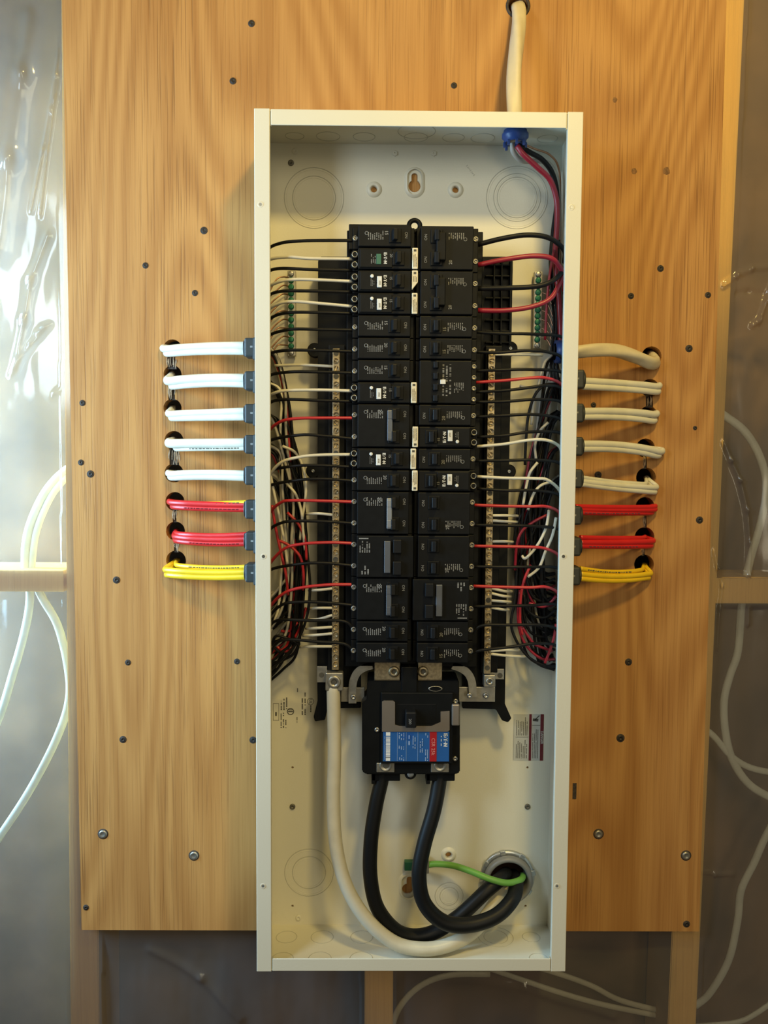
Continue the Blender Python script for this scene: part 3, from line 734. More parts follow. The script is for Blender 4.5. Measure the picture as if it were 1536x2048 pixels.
def terminal(z, root, two=False):
    zs = (z + .0058, z - .0058) if two else (z,)
    for zz in zs:
        mb = MB()
        if two:
            mb.cyl((-.0330, -.019, zz), .0048, .0075, n=18, bev=.0006)
            mb.build('terminal_collar', M['black2'], root)
            MB().torus((-.0330, -.0267, zz), .0030, .0005, n=20).build('terminal_screw', M['tin'], root)
        else:
            mb.lathe([(.0034, 0), (.0034, .0012), (.0027, .0018), (.0017, .0018), (.0013, .0006), (0, .0006)], (-.0325, -.0205, zz), n=16)
            mb.box((-.0325, -.0224, zz), (.0048, .0005, .0009), rot=Matrix.Rotation(.6, 3, 'Y'))
            mb.build('terminal_screw', M['dullscrew'], root)
def handle(z, root, big=False, x=.0125):
    MB().bx(x - .0062, x + .0075, -.0338, -.030, z - .0078, z + .0078, .0006).build('handle_collar', M['black2'], root)
    mb = MB(); mb.box((x, -.037, z), (.0055 if not big else .010, .010, .0125), .0009, rot=Matrix.Rotation(.22, 3, 'Z'))
    h = mb.build('handle', M['handle'], root)
    return h
def smalltext(z, root, x0=-.0185, x1=.0002, sd=1, n=8, h=.009):
    mb = MB(); dashes(mb, x0, x1, z - h * .45, z + h * .55, -.0322, n, seed=sd, cw=.42, fill=.9)
    mb.torus((x0 - .001, -.0322, z + .003), .0018, .0003, n=14, k=4)
    mb.build('printed_text', M['print'], root)
def onoff(z, root, x=.0255):
    MB().text('ON', .0046, (x, -.0323, z + .001)).build('position_mark', M['print'], root)
def rating(z, root, s_, x=.0030):
    MB().text(s_, .0052, (x, -.0323, z + .0035), bold=.00006).build('rating_mark', M['print'], root)
proto = {}
def start(kind):
    t = thing('circuit_breaker', (0, 0, 0), 'x', 'circuit breaker', 'circuit breakers'); ORG[t.name] = Vector((0, 0, 0)); proto[kind] = t; return t
g = SP / 2 - .0004
for kind, s_ in (('one15', '15'), ('one20', '20')):
    t = start(kind); mb = MB(); body(mb, -g, g); mb.build('case', M['black2'], t)
    terminal(0, t); handle(0, t); smalltext(0, t, sd=ord(kind[-1])); onoff(0, t); rating(0, t, s_, .0030)
for kind in ('arc', 'arcgreen', 'arctorn'):
    t = start(kind); mb = MB(); body(mb, -g, g); mb.bx(-.027, .010, -.0335, -.031, -g + .002, g - .002, .0006); mb.build('case', M['black2'], t)
    terminal(0, t, True)
    xb = -.0045
    if kind == 'arcgreen':
        MB().box((xb - .001, -.0338, -.001), (.0055, .0010, .0115), .0003).build('test_label', M['gled'], t)
        mb = MB(); dashes(mb, xb - .0105, xb - .004, -.006, .006, -.0336, 3, seed=5, cw=.4); mb.build('printed_text', M['print'], t)
    else:
        bt = MB().box((xb, -.0345, -.0015), (.0055, .0024, .0125), .0005).build('test_button', M['whiteprint'], t)
        mb = MB(); dashes(mb, xb - .0008, xb + .0012, -.005, .002, -.0358, 2, seed=3, cw=.5); mb.build('button_lettering', M['ink_shade'], bt)
        mb = MB(); mb.lathe([(.0020, 0), (.0020, .0008), (.0011, .0010), (0, .0006)], (xb - .0085, -.0335, .0052), n=16); mb.build('indicator', M['whiteprint'], t)
        mb = MB(); dashes(mb, xb - .0105, xb - .0055, -.006, .0025, -.0336, 3, seed=6, cw=.3); mb.build('printed_text', M['print'], t)
    mb = MB(); logo(mb, .0020, .0004, -.0336, .0036); mb.build('maker_logo', M['whiteprint'], t)
    MB().text('15' if kind != 'arcgreen' else '20', .0042, (.0085, -.0337, .003)).build('rating_mark', M['print'], t)
    handle(0, t, x=.0165)
    zt0 = -.0118 if kind != 'arctorn' else -.004
    mb = MB()
    if kind == 'arctorn': mb.prism([(.0325, .0118), (.0392, .0118), (.0392, -.0015), (.0325, -.0100), (.0325, -.004)], -.0345, -.0320, .0004)
    else: mb.box((.0358, -.0333, 0), (.0066, .0024, .0238), .0009, seg=2)
    tg = mb.build('cream_tag', M['tag'], t)
    mb = MB(); dashes(mb, .0337, .0382, -.0095 if kind != 'arctorn' else -.001, .0065, -.0346, 3, seed=9, cw=.45, fill=.95); mb.box((.0358, -.0346, .0088), (.003, .0002, .0024)); mb.build('tag_lettering', M['ink_shade'], tg)
S2 = SP / 2
for kind in ('two', 'twobright', 'twoplain', 'twodark'):
    t = start(kind); mb = MB(); body(mb, -2 * S2 + .0004, 2 * S2 - .0004); mb.build('case', M['black2'], t)
    for sg in (1, -1): terminal(sg * S2, t); handle(sg * S2, t); onoff(sg * S2, t)
    if kind in ('twodark', 'twoplain'): smalltext(-S2 if kind == 'twodark' else S2, t, sd=21)
    else: smalltext(S2, t, sd=22, x1=.001)
    if kind == 'twodark': MB().box((.0085, -.0365, 0), (.011, .007, 2 * S2 + .006), .0012).build('handle_tie', M['black2'], t)
    elif kind != 'twoplain':
        ty = MB().box((.0085, -.0385, 0), (.0062, .003, 2 * S2 + .010), .0008)
        ty.box((.0085, -.0400, S2 - .001), (.0052, .001, .008), .0003); ty.box((.0085, -.0400, -S2 + .001), (.0052, .001, .008), .0003)
        ty.build('handle_tie', M['tie'] if kind == 'two' else mat('bright_tie_metal', (.30, .32, .35), .35, metal=.6), t)
    rating(S2, t, '20', -.003)
t = start('mainstyle'); mb = MB(); body(mb, -2 * S2 + .0004, 2 * S2 - .0004, True); mb.build('case', M['black2'], t)
for sg in (1, -1):
    terminal(sg * S2, t); MB().box((.018, -.038, sg * S2), (.010, .008, .016), .001).build('handle', M['handle'], t)
MB().box((.0065, -.0372, 0), (.0075, .0040, 2 * S2 + .012), .0008).build('handle_tie', M['tie'], t)
mb = MB(); dashes(mb, -.0265, -.013, S2 - .008, S2 + .005, -.0348, 5, seed=31, cw=.5); dashes(mb, -.0245, -.014, -S2 - .008, -S2 + .002, -.0348, 3, seed=32, cw=.5); mb.build('printed_text', M['print'], t)
MB().box((-.021, -.0348, S2 + .0085), (.011, .0003, .0012)).build('maker_strip', M['print'], t)
t = start('quad'); mb = MB(); body(mb, -2 * S2 + .0004, 2 * S2 - .0004); mb.build('case', M['black2'], t)
for i in range(4):
    z = (1.5 - i) * S2; MB().lathe([(.0030, 0), (.0030, .0014), (.0022, .0019), (.0014, .0017), (0, .0006)], (-.0325, -.0205, z), n=16).build('terminal_screw', M['dullscrew'], t)
    MB().box((.0125, -.036, z), (.005, .008, .0075), .0007, rot=Matrix.Rotation(.22, 3, 'Z')).build('handle', M['handle'], t)
mb = MB(); dashes(mb, -.020, -.008, S2 - .012, S2 + .0, -.0322, 6, seed=41, cw=.45); dashes(mb, -.006, .006, -.02, .022, -.0322, 3, seed=42, cw=.5, fill=.5); mb.build('printed_text', M['print'], t)
MB().box((.0045, -.0335, 0), (.0062, .0024, .0052), .0004).build('tie_clip', M['whiteprint'], t)

NAMEK = {'one15': 'single-pole black breaker', 'one20': 'single-pole black breaker', 'arc': 'black breaker with test button and cream tag', 'arcgreen': 'black breaker with a green test label and cream tag',
         'arctorn': 'black breaker with test button and torn cream tag', 'two': 'two-pole black breaker with dull grey handle tie', 'twobright': 'two-pole black breaker with bright handle tie',
         'twoplain': 'two-pole black breaker with plain dark handles', 'twodark': 'two-pole black breaker with wide black joined handle', 'mainstyle': 'wide-faced two-pole black breaker', 'quad': 'four-handle black breaker with white clip'}
LEFT = ['one15', 'arcgreen', 'arctorn', 'arc', 'one15', 'one20', 'one15', 'arc', 'two', 'arc', 'one20', 'twobright', 'mainstyle', 'two', 'one20', 'one20']
RIGHT = ['twodark', 'twodark', 'one15', 'one15', 'quad', 'one20', 'arc', 'one20', 'arc', 'twoplain', 'twoplain', 'mainstyle', 'one20', 'one15']
used = set()
for side, seq in (('left', LEFT), ('right', RIGHT)):
    slot = 0
    for i, kind in enumerate(seq):
        n = 2 if kind in ('two', 'twobright', 'twoplain', 'twodark', 'mainstyle', 'quad') else 1
        z = ZT - SP * (slot + (n - 1) / 2); slot += n
        pos = 'topmost' if i == 0 else ('lowest' if i == len(seq) - 1 else ORDW[i] + ' from the top')
        lb = '%s, %s, %s column' % (NAMEK[kind], pos, side)
        x = XL if side == 'left' else XR
        rot = 0 if side == 'left' else math.pi
        if kind == 'arc' and side == 'right': pass
        if kind not in used:
            t = proto[kind]; t.location = (x, YBASE, z); t.rotation_euler = (0, rot, 0); t['label'] = lb; used.add(kind)
        else: t = dup(proto[kind], (x, YBASE, z), rot, lb)

# ------------------------------------------------------------------ main breaker
YM = -.066
mbk = thing('main_breaker', (P(822, 1460, YM).x, YB, P(822, 1460, YM).z), 'large black main breaker with a blue and red label below the two breaker columns', 'main breaker')
mb = MB()
pts = [(735, 1362), (918, 1362), (918, 1400), (920, 1404), (920, 1545), (912, 1549), (732, 1549), (724, 1543), (724, 1405), (733, 1400)]
mb.prism([(P(x, y, YM).x, P(x, y, YM).z) for x, y in pts], YM, -.02, .0012)
a = rc(762, 905, 1385, 1528, YM - .006); mb.bx(a[0], a[1], YM - .006, YM, a[2], a[3], .0012)
a = rc(803, 834, 1334, 1400, YM - .002); mb.bx(a[0], a[1], YM - .002, -.03, a[2], a[3], .001)
for x0, x1 in ((743, 800), (852, 909)):
    a = rc(x0, x1, 1540, 1560, YM + .01); mb.bx(a[0], a[1], YM + .006, -.03, a[2], a[3], .001)
    a = rc(x0, x0 + 8, 1540, 1566, YM + .01); mb.bx(a[0], a[1], YM + .006, -.04, a[2], a[3], .0006)
q = P(821, 1548, YM + .002); mb.cyl((q.x, -.03, q.z), .0072, .034, n=24, bev=.001)
mb.build('case', M['black'], mbk)
q = P(821, 1548, YM + .002); MB().lathe([(.0040, 0), (.0040, .001), (.002, .0016), (0, .001)], (q.x, -.0641, q.z), n=16).build('mounting_screw', M['zinc'], mbk)
YP = YM - .0065
pts = [(764, 1403), (768, 1401), (786, 1401), (790, 1404), (790, 1449), (800, 1452), (862, 1452), (881, 1444), (881, 1423), (899, 1422), (899, 1460), (895, 1463), (764, 1463)]
MB().prism([(P(x, y, YP).x, P(x, y, YP).z) for x, y in pts], YP - .0012, YP + .0004, .0002).build('steel_bracket', M['bracket'], mbk)
pl = plate(904, 919, 1409, 1452, YP - .004, .005, 'side_clip', 'bracket', mbk, .0015)
q = P(812, 1402, YP)
a = rc(795, 872, 1408, 1447, YP); MB().bx(a[0], a[1], YP + .0003, YP + .002, a[2], a[3], .0004).build('handle_well', M['black2'], mbk)
a = rc(811, 833, 1424, 1456, YP - .012); MB().bx(a[0], a[1], YP - .013, YP + .002, a[2], a[3], .0016).build('handle', M['handle'], mbk)
q = P(820, 1443, YP - .0132); MB().text('200', .0046, (q.x, YP - .0132, q.z)).build('handle_mark', M['print'], mbk)
q = P(871, 1378, YM - .003); mb = MB(); mb.lathe([(.0085, 0), (.0080, .0004), (.0070, .0003)], (q.x, YM - .002, q.z), n=28); 
for v in mb.bm.verts: v.co.z = q.z + (v.co.z - q.z) * .38
mb.build('oval_emboss', M['tin'], mbk)
for x, y in ((754, 1459), (911, 1402), (910, 1517)): panel_screw(x, y, .0030, YM - .0003, 'screw', 'corner_screw', parent=mbk)
for x in (771, 880):
    lg = plate(x - 18, x + 18, 1526, 1545, YM - .001, .02, 'line_lug', 'tin', mbk, .0008)
    q = P(x, 1531, YM - .001); MB().lathe([(.0072, 0), (.0072, .0008), (.0058, .0012), (.0048, .0002), (0, .0002)], (q.x, YM - .0012, q.z), n=24).build('lug_screw', M['tin'], lg); MB().cyl((q.x, YM - .0013, q.z), .0036, .0008, n=6).build('hex_recess_shade', M['ink_shade'], lg)  # dark hexagon on the lug screw paints the shade of its socket
# label
YLb = YM - .0066
a = rc(766, 898, 1463, 1523, YLb)
lab = MB().bx(a[0], a[1], YLb, YLb + .0006, a[2], a[3]).build('rating_label', M['label_blue'], mbk)
f = frac(.705, .81, 0, 1); MB().bx(f[0], f[1], YLb - .0002, YLb, f[2], f[3]).build('red_stripe', M['label_red'], lab)
q = frac(.757, .757, .5, .5); MB().text('CSR 25k', .0060, (q[0], YLb - .0004, q[2]), bold=.00005).build('stripe_lettering', mat('pink_lettering', (.62, .22, .2), .5), lab)
mb = MB(); q = frac(.945, .945, .27, .27); logo(mb, q[0], q[2], YLb - .0002, .0046); f = frac(.87, .89, .05, .47); dashes(mb, f[0], f[1], f[2], f[3], YLb - .0002, 1, seed=51); mb.build('maker_logo', M['whiteprint'], lab)
mb = MB()
for (u0, u1, v0, v1, n, sd) in ((.23, .33, .02, .28, 3, 61), (.23, .33, .45, .6, 3, 62), (.24, .33, .8, .98, 3, 63), (.37, .42, .05, .45, 1, 64), (.44, .50, .05, .58, 2, 65), (.55, .61, .1, .7, 2, 66), (.63, .69, .02, .2, 2, 67), (.63, .69, .55, .98, 2, 68), (.02, .035, .05, .95, 1, 69)):
    f = frac(u0, u1, v0, v1); dashes(mb, f[0], f[1], f[2], f[3], YLb - .0002, n, seed=sd, cw=.45)
for u in (.215, .35, .525): f = frac(u, u + .004, .02, .98); mb.bx(f[0], f[1], YLb - .0002, YLb, f[2], f[3])
mb.build('label_print', M['label_print'], lab)
mb = MB(); rg = random.Random(5); f = frac(.045, .11, 0, 1); v = .03
for v0, v1 in ((.02, .14), (.86, .98)): ff = frac(.045, .11, v0, v1); mb.bx(ff[0], ff[1], YLb - .0002, YLb, ff[2], ff[3])
v = .17
while v < .84:
    dv = rg.choice((.010, .018, .03, .05)); ff = frac(.045, .11, v, v + dv); mb.bx(ff[0], ff[1], YLb - .0002, YLb, ff[2], ff[3]); v += dv + rg.choice((.008, .014))
mb.build('barcode', M['whiteprint'], lab)

# ------------------------------------------------------------------ feeders, hub and ground
def cable(name, pts, r, m, label, cat, group=None, **k):
    mb = MB(); mb.tube([P(*p) for p in pts], r, **k); return tag(mb.build(name, M[m]), label, cat, group)
cable('feeder_cable', [(763, 1540, -.052), (763, 1560, -.052), (752, 1610, -.056), (742, 1680, -.060), (741, 1755, -.062), (757, 1820, -.062), (800, 1866, -.058), (855, 1869, -.052), (915, 1835, -.046), (975, 1780, -.038), (1008, 1752, -.020), (1012, 1748, .01)],
      .0089, 'thickblack', 'thick black feeder cable from the left lug of the main breaker', 'cable', n=20, sub=8)
cable('feeder_cable', [(879, 1540, -.052), (879, 1560, -.052), (868, 1620, -.060), (848, 1690, -.068), (838, 1750, -.074), (848, 1805, -.076), (885, 1843, -.076), (935, 1850, -.072), (990, 1833, -.064), (1025, 1798, -.05), (1033, 1765, -.022), (1026, 1752, .01)],
      .0092, 'thickblack', 'thick black feeder cable from the right lug of the main breaker', 'cable', n=20, sub=8)
cable('feeder_cable', [(668, 1372, -.054), (667, 1390, -.056), (669, 1500, -.057), (667, 1600, -.060), (672, 1690, -.066), (692, 1770, -.072), (733, 1838, -.076), (790, 1886, -.077), (850, 1898, -.076), (905, 1887, -.069), (950, 1860, -.052), (984, 1815, -.034), (1003, 1780, -.020), (1008, 1760, .01)],
      .0083, 'thickwhite', 'thick off-white feeder cable looping from the left lug down into the conduit', 'cable', n=20, sub=8)
cable('ground_wire', [(846, 1732, -.018), (870, 1728, -.020), (905, 1731, -.024), (940, 1742, -.032), (980, 1758, -.040), (1015, 1766, -.040), (1040, 1760, -.030), (1046, 1752, -.01), (1040, 1752, .01)],
      .0040, 'c_green', 'green ground wire curving from the ground lug into the conduit', 'wire', n=14, sub=8)
hub = thing('conduit_fitting', (hub_c.x, YB, hub_c.z), 'round grey conduit fitting with toothed locknut where the feeders enter', 'conduit fitting')
mb = MB(); mb.lathe([(.0295, 0), (.035, 0), (.035, .0035), (.0345, .0045), (.0305, .0045), (.0295, .0035), (.0295, 0)], (hub_c.x, YB, hub_c.z), n=64)
for i in range(8):
    an = i * math.pi / 4 + .2; mb.box((hub_c.x + .0335 * math.cos(an), YB - .0042, hub_c.z + .0335 * math.sin(an)), (.006, .004, .007), .0008, rot=Matrix.Rotation(-an, 3, 'Y'))
mb.build('locknut', M['zinc'], hub)
mb = MB(); mb.lathe([(.0270, -.02), (.0300, -.004), (.0300, .006), (.0315, .008), (.0315, .012), (.0295, .0155), (.0262, .0160), (.0245, .0135), (.0240, .004), (.0240, -.03)], (hub_c.x, YB, hub_c.z), n=48)
mb.build('bushing', mat('grey_bushing', (.20, .20, .19), .4), hub)
for i in range(4): pass
gx = thing('ground_lug', (P(832, 1733, YB).x, YB, P(832, 1733, YB).z), 'small metal ground lug behind the right feeder cable', 'ground lug')
plate(809, 852, 1724, 1742, -.012, .008, 'base', 'gled', gx, .0008)
plate(843, 858, 1720, 1748, -.024, .016, 'clamp', 'tin', gx, .0012)

# ------------------------------------------------------------------ wires to the breakers
YW = -.070
def PB(p, r):
    q = P(*p); m_ = hw - T - r - .0004
    return Vector((max(-m_, min(m_, q.x)), min(q.y, YB - r - .0003), min(q.z, hh - T - r)))
def wire_set(lst, side):
    cnt = {}
    for col, pts, thick in lst:
        cname = {'w_black': 'black', 'w_red': 'red', 'w_white': 'white', 'w_dred': 'thick red'}[col]
        if thick and col == 'w_black': cname = 'thick black'
        cnt[cname] = cnt.get(cname, 0) + 1
        n = len(pts); out = []
        for i, (x, y) in enumerate(pts):
            f = i / (n - 1); out.append((x, y, YW - .004 * math.sin(math.pi * min(1, f * 1.2)) + (.012 if f == 1 else 0)))
        ex = (-7 if side == 'left' else 7)
        out.append((pts[-1][0] + ex * .5, pts[-1][1] + 25, YW + .026))
        rw = .0029 if thick else .00185; mb = MB(); mb.tube([PB(p, rw) for p in out], rw, n=10, sub=6)
        tag(mb.build('circuit_wire', M[col]), '%s wire, %s of its colour from the top, feeding the %s breaker column' % (cname, ORDW[cnt[cname] - 1], side), 'wire', 'wires feeding the breakers')
B_, R_, W_ = 'w_black', 'w_red', 'w_white'
wire_set([(B_, [(708, 481), (650, 481), (600, 482), (563, 486), (537, 498)], 0),
 (W_, [(706, 518), (620, 517), (575, 514), (536, 521)], 0), (B_, [(706, 541), (620, 539), (560, 537), (536, 545)], 0),
 (W_, [(706, 563), (640, 560), (590, 559), (560, 563), (536, 576)], 0), (B_, [(706, 584), (620, 582), (560, 583), (536, 594)], 0),
 (W_, [(706, 613), (640, 607), (590, 603), (562, 606), (537, 620)], 0), (B_, [(706, 627), (640, 625), (570, 626), (537, 641)], 0),
 (B_, [(710, 660), (640, 659), (580, 659), (537, 672)], 0), (B_, [(710, 703), (640, 701), (570, 701), (537, 710)], 0),
 (B_, [(710, 746), (640, 744), (580, 744), (538, 752)], 0), (W_, [(706, 782), (640, 780), (575, 781), (552, 785), (537, 795)], 0),
 (B_, [(706, 803), (640, 801), (570, 799), (538, 807)], 0), (R_, [(712, 836), (650, 836), (595, 837), (562, 843), (538, 862)], 0),
 (B_, [(712, 878), (650, 872), (600, 870), (538, 882)], 0), (W_, [(706, 909), (640, 910), (600, 914), (562, 925), (538, 953)], 0),
 (B_, [(706, 934), (640, 931), (590, 932), (538, 943)], 0), (B_, [(710, 962), (650, 958), (600, 960), (538, 972)], 0),
 (R_, [(712, 1004), (650, 1002), (585, 1001), (562, 1005), (539, 1026)], 0), (B_, [(712, 1047), (650, 1043), (590, 1042), (562, 1046), (539, 1060)], 0),
 (R_, [(712, 1087), (660, 1085), (605, 1088), (568, 1098), (538, 1130)], 0), (B_, [(712, 1132), (650, 1126), (600, 1128), (540, 1140)], 0),
 (R_, [(712, 1169), (650, 1170), (590, 1178), (560, 1192), (538, 1218)], 0), (B_, [(712, 1211), (650, 1205), (600, 1204), (565, 1209), (540, 1232)], 0),
 (B_, [(710, 1266), (690, 1243), (620, 1241), (560, 1240), (540, 1252)], 0), (B_, [(710, 1306), (690, 1288), (640, 1284), (580, 1279), (555, 1285), (540, 1310)], 0)], 'left')
wire_set([(B_, [(956, 489), (1005, 477), (1055, 470), (1098, 476), (1128, 500)], 1), ('w_dred', [(956, 530), (1010, 519), (1070, 512), (1108, 520), (1130, 556)], 1),
 (B_, [(956, 577), (1010, 576), (1070, 573), (1105, 562), (1130, 540)], 1), ('w_dred', [(956, 621), (1010, 621), (1065, 613), (1104, 594), (1128, 548)], 1),
 (B_, [(950, 664), (1000, 667), (1060, 668), (1124, 674)], 0), (B_, [(950, 704), (1000, 705), (1050, 701), (1090, 703), (1122, 714)], 0),
 (B_, [(950, 742), (1000, 740), (1060, 739), (1122, 744)], 0), (R_, [(950, 765), (1010, 761), (1060, 756), (1092, 756), (1122, 768)], 0),
 (B_, [(950, 784), (1010, 781), (1060, 775), (1090, 771), (1120, 775)], 0), (B_, [(950, 804), (1010, 803), (1070, 799), (1120, 803)], 0),
 (B_, [(950, 834), (1010, 831), (1070, 829), (1120, 838)], 0), (B_, [(954, 874), (1010, 871), (1060, 864), (1120, 866)], 0),
 (W_, [(954, 893), (1010, 888), (1060, 880), (1096, 881), (1120, 895)], 0), (B_, [(950, 922), (1010, 921), (1070, 920), (1118, 926)], 0),
 (W_, [(954, 953), (1010, 956), (1070, 957), (1095, 960), (1119, 981)], 0), (B_, [(954, 977), (1010, 981), (1070, 981), (1118, 990)], 0),
 (R_, [(946, 1010), (1000, 1012), (1060, 1013), (1092, 1013), (1117, 1024)], 0), (B_, [(946, 1050), (1000, 1051), (1060, 1052), (1116, 1058)], 0),
 (R_, [(946, 1092), (1000, 1093), (1060, 1094), (1090, 1097), (1116, 1110)], 0), (B_, [(946, 1133), (1000, 1134), (1060, 1134), (1114, 1136)], 0),
 (R_, [(944, 1172), (1000, 1174), (1060, 1175), (1092, 1174), (1115, 1186)], 0), (B_, [(944, 1213), (1000, 1212), (1060, 1211), (1112, 1209)], 0),
 (B_, [(944, 1266), (965, 1251), (1020, 1250), (1080, 1250), (1112, 1258)], 0), (B_, [(944, 1306), (965, 1300), (1020, 1294), (1070, 1287), (1112, 1291)], 0)], 'right')

# wires bunched behind: each is its own object
def loose(pts, col, side, label=None, r=.0017, grp=None, name='bunched_wire'):
    cname = {'w_black': 'black', 'w_red': 'red', 'w_white': 'white', 'w_dred': 'red', 'w_grey': 'greyish white', 'copper': 'bare copper'}[col]
    mb = MB(); mb.tube([PB(p, r) for p in pts], r, n=8, sub=6)
    tag(mb.build(name, M[col]), label or 'one of the %s wires bunched together along the %s wall inside the box' % (cname, side), 'wire', grp or '%s wires bunched on the %s' % (cname, side))
rg = random.Random(11)
for i in range(34):                       # left bundle: enters between the cable connectors, droops and returns
    ys = rg.choice([700, 765, 830, 890, 950]) + rg.uniform(-8, 8); Yd = rg.uniform(-.046, -.014)
    bul = 548 + rg.uniform(.12, 1) ** .8 * 62; ye = rg.uniform(1150, 1330)
    col = rg.choice([B_] * 8 + ['w_white', 'w_grey', 'w_red'])
    if col == 'w_red': bul = min(bul, 595)
    pts = [(534, ys, Yd + .002), (548 + rg.uniform(0, 14), ys + 20, Yd), (556 + (bul - 548) * .4, ys + 90, Yd + rg.uniform(-.004, .004))]
    y = ys + 170
    while y < ye - 60:
        f = min(1, (y - 700) / 330); pts.append((552 + (bul - 548) * (.35 + .65 * f) + rg.uniform(-5, 5), y, Yd + rg.uniform(-.006, .006))); y += rg.uniform(75, 120)
    pts += [(548 + (bul - 548) * .85, ye - 10, Yd), (545 + (bul - 548) * .4, ye + 22, Yd), (533, ye + 48 + rg.uniform(-20, 20), Yd + .002)]
    loose(pts, col, 'left')
for i in range(40):                       # right bundle
    ys = rg.choice([705, 762, 828, 893, 957]) + rg.uniform(-8, 8); Yd = rg.uniform(-.046, -.014)
    bul = 1104 - rg.uniform(.1, 1) ** .8 * 66; ye = rg.uniform(1120, 1318)
    col = rg.choice([B_] * 8 + ['w_grey', 'w_grey', 'w_dred'])
    pts = [(1119, ys, Yd + .002), (1106 - rg.uniform(0, 12), ys + 20, Yd), (1098 - (1104 - bul) * .45, ys + 90, Yd + rg.uniform(-.004, .004))]
    y = ys + 170
    while y < ye - 60:
        f = min(1, (y - 700) / 300); pts.append((1100 - (1104 - bul) * (.35 + .65 * f) + rg.uniform(-5, 5), y, Yd + rg.uniform(-.006, .006))); y += rg.uniform(75, 120)
    pts += [(1104 - (1104 - bul) * .82, ye - 8, Yd), (1104 - (1104 - bul) * .4, ye + 20, Yd), (1110, ye + 26 + rg.uniform(-16, 12), Yd + .002)]
    loose(pts, col, 'right')
